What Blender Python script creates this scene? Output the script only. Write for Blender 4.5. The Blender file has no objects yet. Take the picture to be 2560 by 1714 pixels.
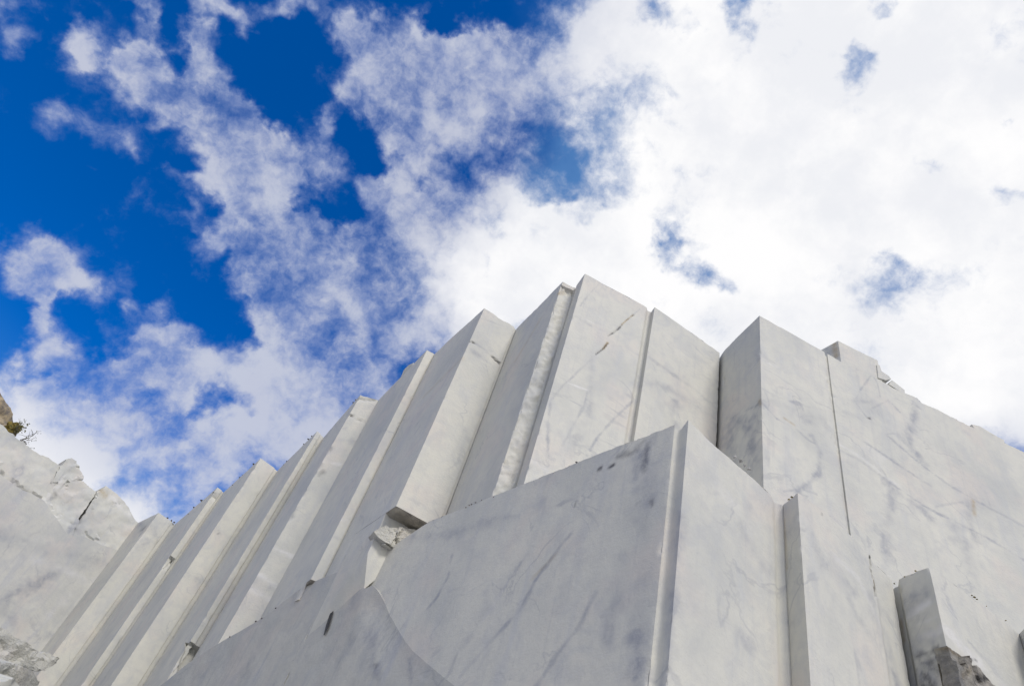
import bpy, bmesh, math, random
import numpy as np
from mathutils import Matrix, Vector, noise as mnoise
from mathutils.geometry import delaunay_2d_cdt

random.seed(7)
np.random.seed(7)
SC = bpy.context.scene
COL = SC.collection

# ------------------------------------------------------------------ camera
EYE = 1.7
PX_C = np.array([1280.0, 857.0])        # optical centre, photo pixels (2560 wide)
PX_F = 1706.0                           # focal length in photo pixels (24 mm)
ZEN = np.array([1863.7, -690.8])        # vanishing point of the verticals
_up = np.array([ZEN[0] - PX_C[0], -(ZEN[1] - PX_C[1]), PX_F]); _up /= np.linalg.norm(_up)
_fw = np.array([0, 0, 1.0])
_Y = _fw - _up * (_fw @ _up); _Y /= np.linalg.norm(_Y)
_X = np.cross(_Y, _up)
if _X[0] < 0: _X = -_X
MW = np.array([_X, _Y, _up])            # rows: world axes in (right, up, forward)
cam_d = bpy.data.cameras.new('camera')
cam_d.sensor_width = 36.0
cam_d.lens = 36.0 * PX_F / 2560.0
cam_d.clip_start = 0.05
cam_d.clip_end = 20000
cam = bpy.data.objects.new('camera', cam_d)
COL.objects.link(cam)
cam.matrix_world = Matrix(((MW[0, 0], MW[0, 1], -MW[0, 2], 0),
                           (MW[1, 0], MW[1, 1], -MW[1, 2], 0),
                           (MW[2, 0], MW[2, 1], -MW[2, 2], EYE),
                           (0, 0, 0, 1)))
SC.camera = cam


def ray(p):
    return MW @ np.array([p[0] - PX_C[0], -(p[1] - PX_C[1]), PX_F])


def atz(p, h):                           # point on the ray at height h above the eye (eye-relative)
    d = ray(p)
    return d * h / d[2]


def hit(p, a, b):                        # point where the ray meets the vertical plane through plan points a, b
    d = ray(p)
    n = np.array([b[1] - a[1], -(b[0] - a[0])])
    return d * ((n @ np.array(a[:2])) / (n @ d[:2]))


# ------------------------------------------------------------------ light and exposure
SUN_AZ, SUN_EL = 160.0, 46.0             # degrees clockwise from +Y
SC.view_settings.view_transform = 'Standard'
SC.view_settings.look = 'None'
SC.view_settings.gamma = 1
SC.view_settings.exposure = 0.0
SC.view_settings.use_curve_mapping = False
sun_d = bpy.data.lights.new('sun', 'SUN')
sun_d.energy = 2.35
sun_d.angle = math.radians(16)
sun_d.color = (1.0, 0.94, 0.86)
sun = bpy.data.objects.new('sun', sun_d)
COL.objects.link(sun)
_sd = Vector((math.sin(math.radians(SUN_AZ)) * math.cos(math.radians(SUN_EL)),
              math.cos(math.radians(SUN_AZ)) * math.cos(math.radians(SUN_EL)),
              math.sin(math.radians(SUN_EL))))
sun.rotation_euler = _sd.to_track_quat('Z', 'Y').to_euler()
sun.location = _sd * 120

# ------------------------------------------------------------------ sky: Nishita blue + a cloud layer on the sky plane
world = bpy.data.worlds.new('World')
SC.world = world
world.use_nodes = True
NT = world.node_tree
NT.nodes.clear()
BG_S = 0.1


def _new(nt, t, **k):
    n = nt.nodes.new(t)
    for a, v in k.items(): setattr(n, a, v)
    return n


def _math(nt, op, a, b=None, c=None, clamp=False):
    n = nt.nodes.new('ShaderNodeMath'); n.operation = op; n.use_clamp = clamp
    for i, v in enumerate((a, b, c)):
        if v is None: continue
        if isinstance(v, (int, float)): n.inputs[i].default_value = v
        else: nt.links.new(v, n.inputs[i])
    return n.outputs[0]


def _vmath(nt, op, a, b=None, scale=None):
    n = nt.nodes.new('ShaderNodeVectorMath'); n.operation = op
    for i, v in enumerate((a, b)):
        if v is None: continue
        if isinstance(v, (tuple, list)): n.inputs[i].default_value = v
        else: nt.links.new(v, n.inputs[i])
    if scale is not None:
        if isinstance(scale, (int, float)): n.inputs['Scale'].default_value = scale
        else: nt.links.new(scale, n.inputs['Scale'])
    return n.outputs[0]


def _noise(nt, vec, scale, detail=6, rough=0.55, dist=0.0, dims='3D', lac=2.0):
    n = nt.nodes.new('ShaderNodeTexNoise'); n.noise_dimensions = dims
    n.inputs['Scale'].default_value = scale; n.inputs['Detail'].default_value = detail
    n.inputs['Roughness'].default_value = rough; n.inputs['Distortion'].default_value = dist
    n.inputs['Lacunarity'].default_value = lac
    nt.links.new(vec, n.inputs['Vector'])
    return n


def _ramp(nt, fac, stops, interp='LINEAR'):
    n = nt.nodes.new('ShaderNodeValToRGB'); n.color_ramp.interpolation = interp
    e = n.color_ramp.elements
    while len(e) < len(stops): e.new(0.5)
    for x, (p, c) in zip(e, stops):
        x.position = p
        x.color = c if len(c) == 4 else (*c, 1)
    nt.links.new(fac, n.inputs[0])
    return n.outputs[0]


def _mix(nt, fac, a, b, blend='MIX'):
    n = nt.nodes.new('ShaderNodeMix'); n.data_type = 'RGBA'; n.blend_type = blend
    for k, v in ((0, fac), (6, a), (7, b)):
        if isinstance(v, (int, float)): n.inputs[k].default_value = v
        elif isinstance(v, (tuple, list)): n.inputs[k].default_value = v if len(v) == 4 else (*v, 1)
        else: nt.links.new(v, n.inputs[k])
    return n.outputs[2]


def _smooth(nt, v, lo, hi, a=0.0, b=1.0):
    n = nt.nodes.new('ShaderNodeMapRange'); n.interpolation_type = 'SMOOTHSTEP'
    nt.links.new(v, n.inputs[0])
    for i, x in zip((1, 2, 3, 4), (lo, hi, a, b)): n.inputs[i].default_value = x
    return n.outputs[0]


# clouds traced as ellipses: (x, y, rx, ry, angle, weight); A / B are two crops of the photo
CLOUD_A = [
 (30,90,80,90,0,.9),(310,150,60,90,20,.9),(330,215,25,50,-15,.7),(530,40,60,60,30,.7),(560,110,25,40,10,.4),
 (820,30,140,60,10,1),(1060,30,100,60,15,1),(905,140,35,70,-10,.6),(760,120,40,50,0,.6),
 (450,190,80,80,30,1),(500,280,110,90,40,1.1),(700,240,90,100,10,1.1),(720,340,130,80,10,1.1),(640,400,110,70,30,.9),
 (850,450,180,80,30,1),(960,520,150,80,30,1),(780,560,130,60,20,.8),(880,370,60,60,30,.5),
 (1150,450,75,60,0,.7),(1160,570,70,110,-20,.85),(700,640,120,35,5,.7),(900,680,150,90,0,1.1),(870,770,130,80,0,1),
 (730,840,60,60,0,.5),(660,720,30,60,-20,.35),(920,850,120,80,0,.7),(500,540,25,50,0,.3),(230,410,70,40,20,.2),
 (1200,840,100,60,20,.7),(1040,860,120,90,20,.8),(1050,950,180,120,0,.9),(1100,1080,200,130,0,1.1),(930,1010,100,90,30,.6),
 (980,1110,90,90,0,.7),(80,900,110,80,20,.9),(200,950,110,70,35,1),(320,1030,90,40,25,.9),(90,1010,110,50,0,.9),
 (160,1080,40,100,0,.7),(190,1180,70,80,-10,.7),(500,1160,70,60,-20,.6),(580,1100,50,50,0,.5),(380,1160,30,50,-20,.35),
 (600,1200,90,60,0,.6),(690,1200,60,50,0,.5),(330,1310,160,90,0,1),(200,1420,200,120,0,1.2),(400,1430,200,110,0,1.1),
 (560,1330,180,110,0,1),(700,1350,130,90,0,.7),(960,1330,160,110,0,1),(1050,1440,170,110,0,1.1),(1150,1250,220,150,0,1.2),
 (450,1540,200,70,0,.9),(850,1540,200,60,0,.7),(320,1610,220,90,0,.9),(1300,830,100,90,0,.8),(1400,760,130,100,45,1),
 (1370,650,120,60,15,1),(1500,850,150,120,0,1),(1450,1050,250,180,0,1.3),(1700,1000,250,200,0,1.3),(1260,130,130,70,10,.8),
 (1330,250,140,120,20,1),(1400,400,160,110,20,1.1),(1550,350,250,160,0,1.3),(1700,200,200,110,0,1.2),(1480,90,90,60,30,.8),
 (1480,540,110,80,0,1),(1270,1380,150,110,0,.8),(1180,1470,120,80,0,.7),(560,1500,120,100,0,.6),(640,1600,170,110,0,.8),(80,930,120,90,0,.5),(240,1000,120,70,30,.5),(1630,15,100,35,0,.9)]
CLOUD_B = [(2250,0,350,220,0,.9),(250,620,170,120,0,.25),(550,1080,380,260,0,1.3),(900,1290,320,200,0,1.3),(1350,1320,380,220,0,1.2),(150,1200,350,260,0,1.0),(620,950,250,200,0,.6),(1500,450,1150,900,0,2.2),(500,900,600,450,0,1.2),(700,60,500,330,0,1.0),(2100,1000,900,800,0,1.6),(1100,1200,500,250,0,1.2),(1500,1150,400,250,0,1.0),(1950,950,400,300,0,1.2),(2250,700,350,400,0,1.2),(2250,1250,450,300,0,1.2),(1800,1480,500,260,0,1.3),(2250,1620,500,300,0,1.5),(1000,1400,500,200,0,1.0),(1250,950,350,250,0,.8),(1800,1300,500,200,0,1.0),(330,330,420,230,0,1.0),(60,900,300,260,0,1.0)]
CLOUD_A += [(1000,950,280,210,0,.45),(1200,1060,320,260,0,.5),(560,300,160,120,35,.3),(850,560,200,140,30,.25),(1650,600,160,110,0,.38),(1780,560,120,80,0,.3),(850,1650,250,120,0,.8),(650,1720,150,100,0,.7),(1080,1560,150,100,0,.7),(230,430,120,70,30,.35),(500,590,60,120,-20,.28),(230,840,120,60,20,.28),(420,470,120,90,30,.3),(1090,330,60,60,0,.3),(1060,400,50,50,0,.3)]
HOLE_A = [(1050,250,160,170,0,.9),(1120,120,90,90,0,.7),(1290,480,75,170,-10,.9),(1160,740,130,80,0,.9),(600,230,30,60,0,.5),(420,650,230,260,0,.6),
 (600,1000,200,180,0,.8),(790,1180,110,90,0,.9),(280,1100,85,55,0,.7),(330,1200,80,60,0,.5),(60,1180,90,110,0,.8),(60,1300,70,60,0,.5),(200,650,200,120,0,.6),
 (130,330,150,150,0,.5),(190,40,60,100,0,.6),(1400,20,100,40,0,.6),(640,120,60,60,0,.5),(900,220,50,60,0,.4),(1340,560,50,60,0,.6),(640,560,60,60,0,.5),(1560,60,60,40,0,.6)]
HOLE_B = [
 (50,70,80,60,0,1.2),(250,60,90,70,0,.7),(350,130,130,90,20,.8),(120,20,60,50,0,.8),(270,620,170,90,-10,.45),(90,690,110,90,0,.55),
 (500,620,70,80,0,.8),(490,790,60,60,0,.8),(590,850,60,35,-20,.7),(410,800,40,40,0,.5),(200,850,55,70,0,.8),(185,1010,50,60,0,.9),
 (1180,70,60,70,20,1.6),(840,10,70,55,0,1.2),(920,90,80,60,30,.7),(1730,40,70,50,-10,1.7),(1620,240,68,75,30,1.35),(1590,180,40,50,0,.45),
 (880,960,50,60,0,.8),(870,1040,40,50,0,.4),(1020,1060,50,45,0,.6),(1150,1140,65,50,20,.9),(1240,1200,50,30,0,.4),(1720,1120,115,90,0,1.1),
 (1790,1040,85,55,0,.6),(1560,1110,60,50,0,.5),(1740,990,60,50,0,.5),(1900,620,110,40,5,1.0),(2170,800,55,90,30,1.15),(2265,530,55,55,0,1.2),
 (1050,160,60,40,0,.4),(2240,440,30,60,0,.35)]


def planar(p):
    d = ray(p)
    return np.array([d[0] / d[2], d[1] / d[2]])


def ell(e, crop, grow):
    x, y, rx, ry, ang, w = e
    s, ox, oy = (1.4258, 0, 0) if crop == 'A' else (1.568, 1100, 0)
    c = np.array([ox + x / s, oy + y / s])
    c0 = planar(c)
    J = np.array([planar(c + (4, 0)) - c0, planar(c + (0, 4)) - c0]).T / 4
    a = math.radians(ang)
    A = J @ np.array([[math.cos(a), -math.sin(a)], [math.sin(a), math.cos(a)]]) @ np.diag([rx, ry]) / s * grow
    U, S, _ = np.linalg.svd(A)
    return c0, math.atan2(U[1, 0], U[0, 0]), S, w


tc = _new(NT, 'ShaderNodeTexCoord')
sep = _new(NT, 'ShaderNodeSeparateXYZ'); NT.links.new(tc.outputs['Generated'], sep.inputs[0])
zc = _math(NT, 'MAXIMUM', sep.outputs[2], 0.06)
comb = _new(NT, 'ShaderNodeCombineXYZ')
NT.links.new(_math(NT, 'DIVIDE', sep.outputs[0], zc), comb.inputs[0])
NT.links.new(_math(NT, 'DIVIDE', sep.outputs[1], zc), comb.inputs[1])
P0 = comb.outputs[0]
# ragged edges: warp the plane coordinate with two octaves of vector noise
DIR = tc.outputs['Generated']
izc = _math(NT, 'DIVIDE', 1.0, zc)
w1 = _vmath(NT, 'SCALE', _vmath(NT, 'SUBTRACT', _noise(NT, DIR, 9.0, 4, .6).outputs['Color'], (.5, .5, .5)), scale=_math(NT, 'MULTIPLY', izc, .12))
w2 = _vmath(NT, 'SCALE', _vmath(NT, 'SUBTRACT', _noise(NT, DIR, 34.0, 5, .6).outputs['Color'], (.5, .5, .5)), scale=_math(NT, 'MULTIPLY', izc, .045))
PW = _vmath(NT, 'ADD', P0, _vmath(NT, 'ADD', w1, w2))
flat = _vmath(NT, 'MULTIPLY', PW, (1, 1, 0))


def accumulate(items, crop, grow, acc):
    for e in items:
        c, rot, S, w = ell(e, crop, grow)
        m = _new(NT, 'ShaderNodeMapping', vector_type='TEXTURE')
        m.inputs['Location'].default_value = (c[0], c[1], 0)
        m.inputs['Rotation'].default_value = (0, 0, rot)
        m.inputs['Scale'].default_value = (S[0], S[1], 1)
        NT.links.new(flat, m.inputs[0])
        g = _new(NT, 'ShaderNodeTexGradient', gradient_type='SPHERICAL')
        NT.links.new(m.outputs[0], g.inputs[0])
        acc = _math(NT, 'MULTIPLY_ADD', g.outputs['Fac'], w, acc)
    return acc


pos = accumulate(CLOUD_B, 'B', 1.0, accumulate(CLOUD_A, 'A', 1.5, 0.0))
neg = accumulate(HOLE_A, 'A', 1.3, accumulate(HOLE_B, 'B', 1.5, 0.0))
neg = _math(NT, 'MINIMUM', neg, 1.1)
# outside the traced sky: unseen near-full white cloud, added to neutralise the ambient light
pc = planar((1280, 500))
far = _smooth(NT, _vmath(NT, 'LENGTH', _vmath(NT, 'SUBTRACT', flat, (pc[0], pc[1], 0))), 0.9, 1.8) if False else None
ln = NT.nodes.new('ShaderNodeVectorMath'); ln.operation = 'LENGTH'
NT.links.new(_vmath(NT, 'SUBTRACT', P0, (float(pc[0]), float(pc[1]), 0)), ln.inputs[0])
farm = _smooth(NT, ln.outputs['Value'], 1.3, 2.4)
low = _smooth(NT, _noise(NT, P0, 0.9, 3, .5).outputs['Fac'], .24, .42)
pos = _math(NT, 'MULTIPLY_ADD', farm, _math(NT, 'MULTIPLY', low, 1.25), pos)
DW = _vmath(NT, 'ADD', DIR, _vmath(NT, 'SCALE', _vmath(NT, 'SUBTRACT', _noise(NT, DIR, 26.0, 4, .6).outputs['Color'], (.5, .5, .5)), scale=.022))
glow = _math(NT, 'MAXIMUM', farm, _smooth(NT, accumulate([(1500,600,1500,1500,0,1.0),(800,1150,900,600,0,.6),(2200,1400,1200,700,0,.7),(350,1150,800,600,0,.5)], 'B', 1.0, 0.0), 0.10, .55))
nbig = _math(NT, 'SUBTRACT', _noise(NT, DW, 8.5, 3, .5).outputs['Fac'], .5)
nmid = _math(NT, 'SUBTRACT', _noise(NT, DW, 24.0, 5, .62).outputs['Fac'], .5)
nfin = _math(NT, 'SUBTRACT', _noise(NT, DW, 85.0, 6, .68).outputs['Fac'], .5)
posc = _math(NT, 'MINIMUM', pos, _math(NT, 'MULTIPLY_ADD', glow, .45, .80))
cov = _math(NT, 'MULTIPLY_ADD', neg, -.50, posc)
cov = _math(NT, 'MULTIPLY_ADD', nbig, 1.5, cov)
cov = _math(NT, 'MULTIPLY_ADD', _math(NT, 'MULTIPLY', nmid, _math(NT, 'MULTIPLY_ADD', _smooth(NT, cov, .45, 1.0), -.65, 1.5)), 1.0, cov)
cov = _math(NT, 'MULTIPLY_ADD', nfin, .40, cov)
alpha = _math(NT, 'POWER', _smooth(NT, cov, .0, 1.12), 1.25)
alpha = _math(NT, 'MULTIPLY', alpha, _math(NT, 'MULTIPLY_ADD', glow, .08, .92))
shade = _math(NT, 'MULTIPLY_ADD', nmid, .4, cov)
thick = _smooth(NT, shade, .35, 1.1)
sky = _new(NT, 'ShaderNodeTexSky', sky_type='NISHITA')
sky.sun_disc = False
sky.sun_elevation = math.radians(SUN_EL)
sky.sun_rotation = math.radians(SUN_AZ)
sky.altitude = 1500
sky.air_density = 1.0
sky.dust_density = 0.2
sky.ozone_density = 2.0
hsv = _new(NT, 'ShaderNodeHueSaturation')
hsv.inputs['Saturation'].default_value = 1.6
hsv.inputs['Value'].default_value = 1.45
NT.links.new(sky.outputs[0], hsv.inputs['Color'])
k = 1.0 / BG_S
thin_c = _mix(NT, glow, (.34 * k, .42 * k, .68 * k), (.74 * k, .77 * k, .85 * k))
thick_c = _mix(NT, glow, (.575 * k, .605 * k, .72 * k), (1.0 * k, .995 * k, 1.0 * k))
inner = _noise(NT, DW, 7.0, 7, .6).outputs['Fac']
thick_c = _mix(NT, _smooth(NT, inner, .38, .66, 0, .36), thick_c, (.62 * k, .66 * k, .76 * k))
cloud_c = _mix(NT, thick, thin_c, thick_c)
blue = _mix(NT, 1.0, hsv.outputs[0], (.6, .86, 1.18), 'MULTIPLY')
blue = _mix(NT, _math(NT, 'MULTIPLY', glow, .62), blue, (.13 * k, .30 * k, .60 * k))
final = _mix(NT, alpha, blue, cloud_c)
bg = _new(NT, 'ShaderNodeBackground'); bg.inputs['Strength'].default_value = BG_S
NT.links.new(final, bg.inputs['Color'])
wo = _new(NT, 'ShaderNodeOutputWorld'); NT.links.new(bg.outputs[0], wo.inputs[0])


# ------------------------------------------------------------------ materials
def marble(name, rough_stone=0.0, tint=(1, 1, 1), streak=1.0):
    m = bpy.data.materials.new(name); m.use_nodes = True
    nt = m.node_tree; nt.nodes.clear()
    geo = _new(nt, 'ShaderNodeNewGeometry'); P = geo.outputs['Position']
    big = _noise(nt, P, 0.35, 4, .55).outputs['Fac']
    base = _ramp(nt, big, [(.30, (.495, .50, .465)), (.48, (.585, .58, .52)), (.70, (.645, .63, .555))])
    # cloudy grey drifts running down the face
    st = _vmath(nt, 'MULTIPLY', P, (1.3, 1.3, .28))
    drift = _noise(nt, st, 1.0, 5, .6, .6).outputs['Fac']
    base = _mix(nt, _smooth(nt, drift, .50, .72, 0, .40 * streak), base, (.46, .475, .50))
    hue = _noise(nt, P, .55, 3, .5).outputs['Fac']
    base = _mix(nt, _smooth(nt, hue, .50, .68, 0, .55), base, (.63, .578, .515))
    patch = _noise(nt, P, 1.1, 5, .6, .8).outputs['Fac']
    base = _mix(nt, _smooth(nt, patch, .50, .66, 0, .30), base, (.44, .455, .465))
    # thin branching veins: ridged noise on a tilted domain
    rot = _new(nt, 'ShaderNodeMapping'); rot.inputs['Rotation'].default_value = (.5, .35, .6)
    rot.inputs['Scale'].default_value = (.55, 1.0, .8)
    nt.links.new(P, rot.inputs[0])
    v = _noise(nt, rot.outputs[0], .55, 5, .5, .8).outputs['Fac']
    ridge = _math(nt, 'ABSOLUTE', _math(nt, 'SUBTRACT', v, .5))
    vein = _smooth(nt, ridge, 0.0, .014, 1, 0)
    gate = _smooth(nt, _noise(nt, P, .6, 2, .5).outputs['Fac'], .46, .64)
    base = _mix(nt, _math(nt, 'MULTIPLY', _math(nt, 'MULTIPLY', vein, gate), .42), base, (.33, .34, .36))
    # narrow rain streaks
    sk = _noise(nt, _vmath(nt, 'MULTIPLY', P, (7, 7, .22)), 1.0, 4, .6).outputs['Fac']
    base = _mix(nt, _smooth(nt, sk, .54, .74, 0, .22 * streak), base, (.40, .41, .42))
    # mottling and specks
    mot = _noise(nt, P, 3.2, 6, .62).outputs['Fac']
    base = _mix(nt, _smooth(nt, mot, .40, .70, 0, .26), base, (.43, .435, .44))
    spk = _noise(nt, P, 17, 3, .6).outputs['Fac']
    base = _mix(nt, _smooth(nt, spk, .66, .78, 0, .28), base, (.30, .30, .30))
    # traced marks: R grey vein, G ochre, B black, A white
    at = _new(nt, 'ShaderNodeAttribute', attribute_name='marks')
    sp = _new(nt, 'ShaderNodeSeparateColor'); nt.links.new(at.outputs['Color'], sp.inputs[0])
    brk = _smooth(nt, _noise(nt, P, 5.0, 5, .65).outputs['Fac'], .30, .62)
    brk2 = _math(nt, 'MULTIPLY_ADD', brk, .55, .45)
    base = _mix(nt, _math(nt, 'MULTIPLY', at.outputs['Alpha'], brk2), base, (.70, .69, .67))
    base = _mix(nt, _math(nt, 'MULTIPLY', sp.outputs[0], brk2), base, (.345, .355, .375))
    base = _mix(nt, _math(nt, 'MULTIPLY', sp.outputs[1], brk2), base, (.36, .25, .09))
    base = _mix(nt, _math(nt, 'MULTIPLY', sp.outputs[2], brk2), base, (.05, .05, .055))
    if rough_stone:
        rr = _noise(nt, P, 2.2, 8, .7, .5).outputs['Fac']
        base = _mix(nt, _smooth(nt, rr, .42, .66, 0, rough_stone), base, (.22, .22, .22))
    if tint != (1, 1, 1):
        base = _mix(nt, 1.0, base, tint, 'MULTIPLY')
    bs = _new(nt, 'ShaderNodeBsdfPrincipled')
    nt.links.new(base, bs.inputs['Base Color'])
    bs.inputs['Roughness'].default_value = .62
    bs.inputs['Specular IOR Level'].default_value = .28
    h1 = _noise(nt, P, 9, 8, .68).outputs['Fac']
    h2 = _noise(nt, _vmath(nt, 'MULTIPLY', P, (3, 3, 26)), 1.0, 3, .55).outputs['Fac']   # saw striations
    hh = _math(nt, 'MULTIPLY_ADD', h2, .22, h1)
    bp = _new(nt, 'ShaderNodeBump')
    bp.inputs['Strength'].default_value = .35 if not rough_stone else .8
    bp.inputs['Distance'].default_value = .035 if not rough_stone else .12
    nt.links.new(hh, bp.inputs['Height'])
    nt.links.new(bp.outputs[0], bs.inputs['Normal'])
    out = _new(nt, 'ShaderNodeOutputMaterial'); nt.links.new(bs.outputs[0], out.inputs[0])
    return m


def plain(name, c1, c2, scale=6, rough=.85, bump=.4, dist=.05):
    m = bpy.data.materials.new(name); m.use_nodes = True
    nt = m.node_tree; nt.nodes.clear()
    geo = _new(nt, 'ShaderNodeNewGeometry'); P = geo.outputs['Position']
    n = _noise(nt, P, scale, 8, .65, .3).outputs['Fac']
    bs = _new(nt, 'ShaderNodeBsdfPrincipled'); bs.inputs['Roughness'].default_value = rough
    nt.links.new(_ramp(nt, n, [(.35, c1), (.65, c2)]), bs.inputs['Base Color'])
    bp = _new(nt, 'ShaderNodeBump'); bp.inputs['Strength'].default_value = bump; bp.inputs['Distance'].default_value = dist
    nt.links.new(n, bp.inputs['Height']); nt.links.new(bp.outputs[0], bs.inputs['Normal'])
    out = _new(nt, 'ShaderNodeOutputMaterial'); nt.links.new(bs.outputs[0], out.inputs[0])
    return m


M_SAWN = marble('sawn_marble')
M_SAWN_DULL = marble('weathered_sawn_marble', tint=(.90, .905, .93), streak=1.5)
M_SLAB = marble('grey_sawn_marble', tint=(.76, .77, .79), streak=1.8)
M_BROKEN = marble('broken_marble', rough_stone=.18)
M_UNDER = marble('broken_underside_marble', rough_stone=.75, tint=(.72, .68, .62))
M_STAINED = marble('stained_rubble', rough_stone=.6, tint=(.82, .80, .76))
M_STAIN_SHADE = marble('stained_shaded_break', rough_stone=.7, tint=(.62, .60, .57))  # tint holds the stain and the painted shade of a down-facing undercut
M_BROWN = plain('weathered_brown_rock', (.12, .11, .11), (.42, .34, .22), 3.0)
M_DARKSTONE = plain('dark_pebble', (.05, .05, .05), (.14, .12, .10), 14)
M_PALESTONE = plain('pale_pebble', (.30, .29, .27), (.55, .54, .51), 14)
M_GROUND = plain('crushed_marble_ground', (.30, .29, .28), (.46, .45, .43), 1.5, bump=.7)
M_TWIG = plain('twig_bark', (.05, .045, .035), (.11, .09, .06), 20)
M_LEAF = plain('dry_olive_leaf', (.05, .06, .02), (.12, .11, .035), 8, bump=.1)
M_MOSS = plain('yellow_moss', (.07, .06, .02), (.26, .19, .03), 9, bump=.8)


# ------------------------------------------------------------------ helpers
def tag(o, label=None, cat=None, group=None, kind=None):
    if label: o['label'] = label
    if cat: o['category'] = cat
    if group: o['group'] = group
    if kind: o['kind'] = kind
    return o


def thing(name, loc, label, cat, group=None):
    o = bpy.data.objects.new(name, None); COL.objects.link(o)
    o.location = loc; o.empty_display_size = .3
    return tag(o, label, cat, group)


def seg_dist(V, A, B):
    d = B - A
    t = np.clip(((V - A) @ d) / max(d @ d, 1e-9), 0, 1)
    return np.linalg.norm(V - (A + t[:, None] * d), axis=1)


CH = {'v': 0, 'o': 1, 'b': 2, 'w': 3}


def paint(V, marks):
    """marks: (channel, [photo points], plane (a, b), width m, strength[, depth]) -> colours and inward push per vertex"""
    out = np.zeros((len(V), 4)); push = np.zeros(len(V))
    for mk in marks:
        ch, pts, pl, wd, stg = mk[:5]
        dep = mk[5] if len(mk) > 5 else 0
        Q = np.array([hit(p, *pl) for p in pts]) + (0, 0, EYE)
        # small wander so that no traced line is ruler straight
        R = []
        for a, b in zip(Q[:-1], Q[1:]):
            n = max(1, int(np.linalg.norm(b - a) / .35))
            for i in range(n):
                q = a + (b - a) * i / n
                R.append(q + np.array(mnoise.noise_vector(Vector(q) * 1.7)) * .03)
        R.append(Q[-1])
        R = np.array(R) if len(Q) > 1 else Q
        n = np.array([pl[1][1] - pl[0][1], -(pl[1][0] - pl[0][0])]); n = n / np.linalg.norm(n)
        off = np.abs((V[:, :2] - np.array(pl[0][:2])) @ n)
        sel = np.where(off < .25)[0]
        if not len(sel): continue
        D = np.full(len(sel), 1e9)
        if len(R) == 1: D = np.linalg.norm(V[sel] - R[0], axis=1)
        for a, b in zip(R[:-1], R[1:]): D = np.minimum(D, seg_dist(V[sel], a, b))
        nz = np.array([fract(V[k], 2.6, 5) for k in sel[D < wd * 2]]); ns2 = np.array([fract(V[k] + 17.3, .8, 3) for k in sel[D < wd * 2]])
        amp = np.ones(len(sel))
        if len(nz) and ch in 'vbw':
            m_ = D < wd * 2
            D[m_] += wd * .75 * nz; amp[m_] = np.clip(.80 + 1.1 * ns2, .2, 1.25)
            if dep: amp[:] = 1
        f = np.clip(1 - D / wd, 0, 1); f = f * f * (3 - 2 * f)
        if ch == 'v' and wd > .06: f = .98 * f + .5 * np.clip(1 - D / max(.035, wd * .16), 0, 1)
        out[sel, CH[ch]] = np.maximum(out[sel, CH[ch]], f * stg * amp)
        if dep: push[sel] = np.maximum(push[sel], np.clip(f * 1.6, 0, 1) * dep)
    return np.clip(out, 0, 1), push


def link_mesh(name, V, F, mat, parent=None, base=None, marks=None, sharp=32):
    """V in world space; the object's origin goes to base"""
    me = bpy.data.meshes.new(name)
    b = np.array(base if base is not None else (0, 0, 0), float)
    me.from_pydata([tuple(v) for v in (np.asarray(V) - b)], [], F)
    if marks is not None:
        at = me.attributes.new('marks', 'FLOAT_COLOR', 'POINT')
        at.data.foreach_set('color', np.asarray(marks, np.float32).ravel())
    me.materials.append(mat)
    me.polygons.foreach_set('use_smooth', [True] * len(me.polygons))
    me.set_sharp_from_angle(angle=math.radians(sharp))
    me.update()
    o = bpy.data.objects.new(name, me); COL.objects.link(o)
    if parent: o.parent = parent; o.location = Vector(b) - parent.location
    else: o.location = b
    return o


def fract(p, s, o=4):
    return mnoise.fractal(Vector(p) * s, 0.9, 2.1, o)


def round_corner(a, c, b, r, n=4):
    a, b, c = map(np.array, (a, b, c))
    u = (a - c) / np.linalg.norm(a - c); v = (b - c) / np.linalg.norm(b - c)
    p, q = c + u * r, c + v * r
    res = []
    for i in range(n + 1):
        t = i / n
        res.append((1 - t) ** 2 * p + 2 * t * (1 - t) * c + t * t * q)
    return res


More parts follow.
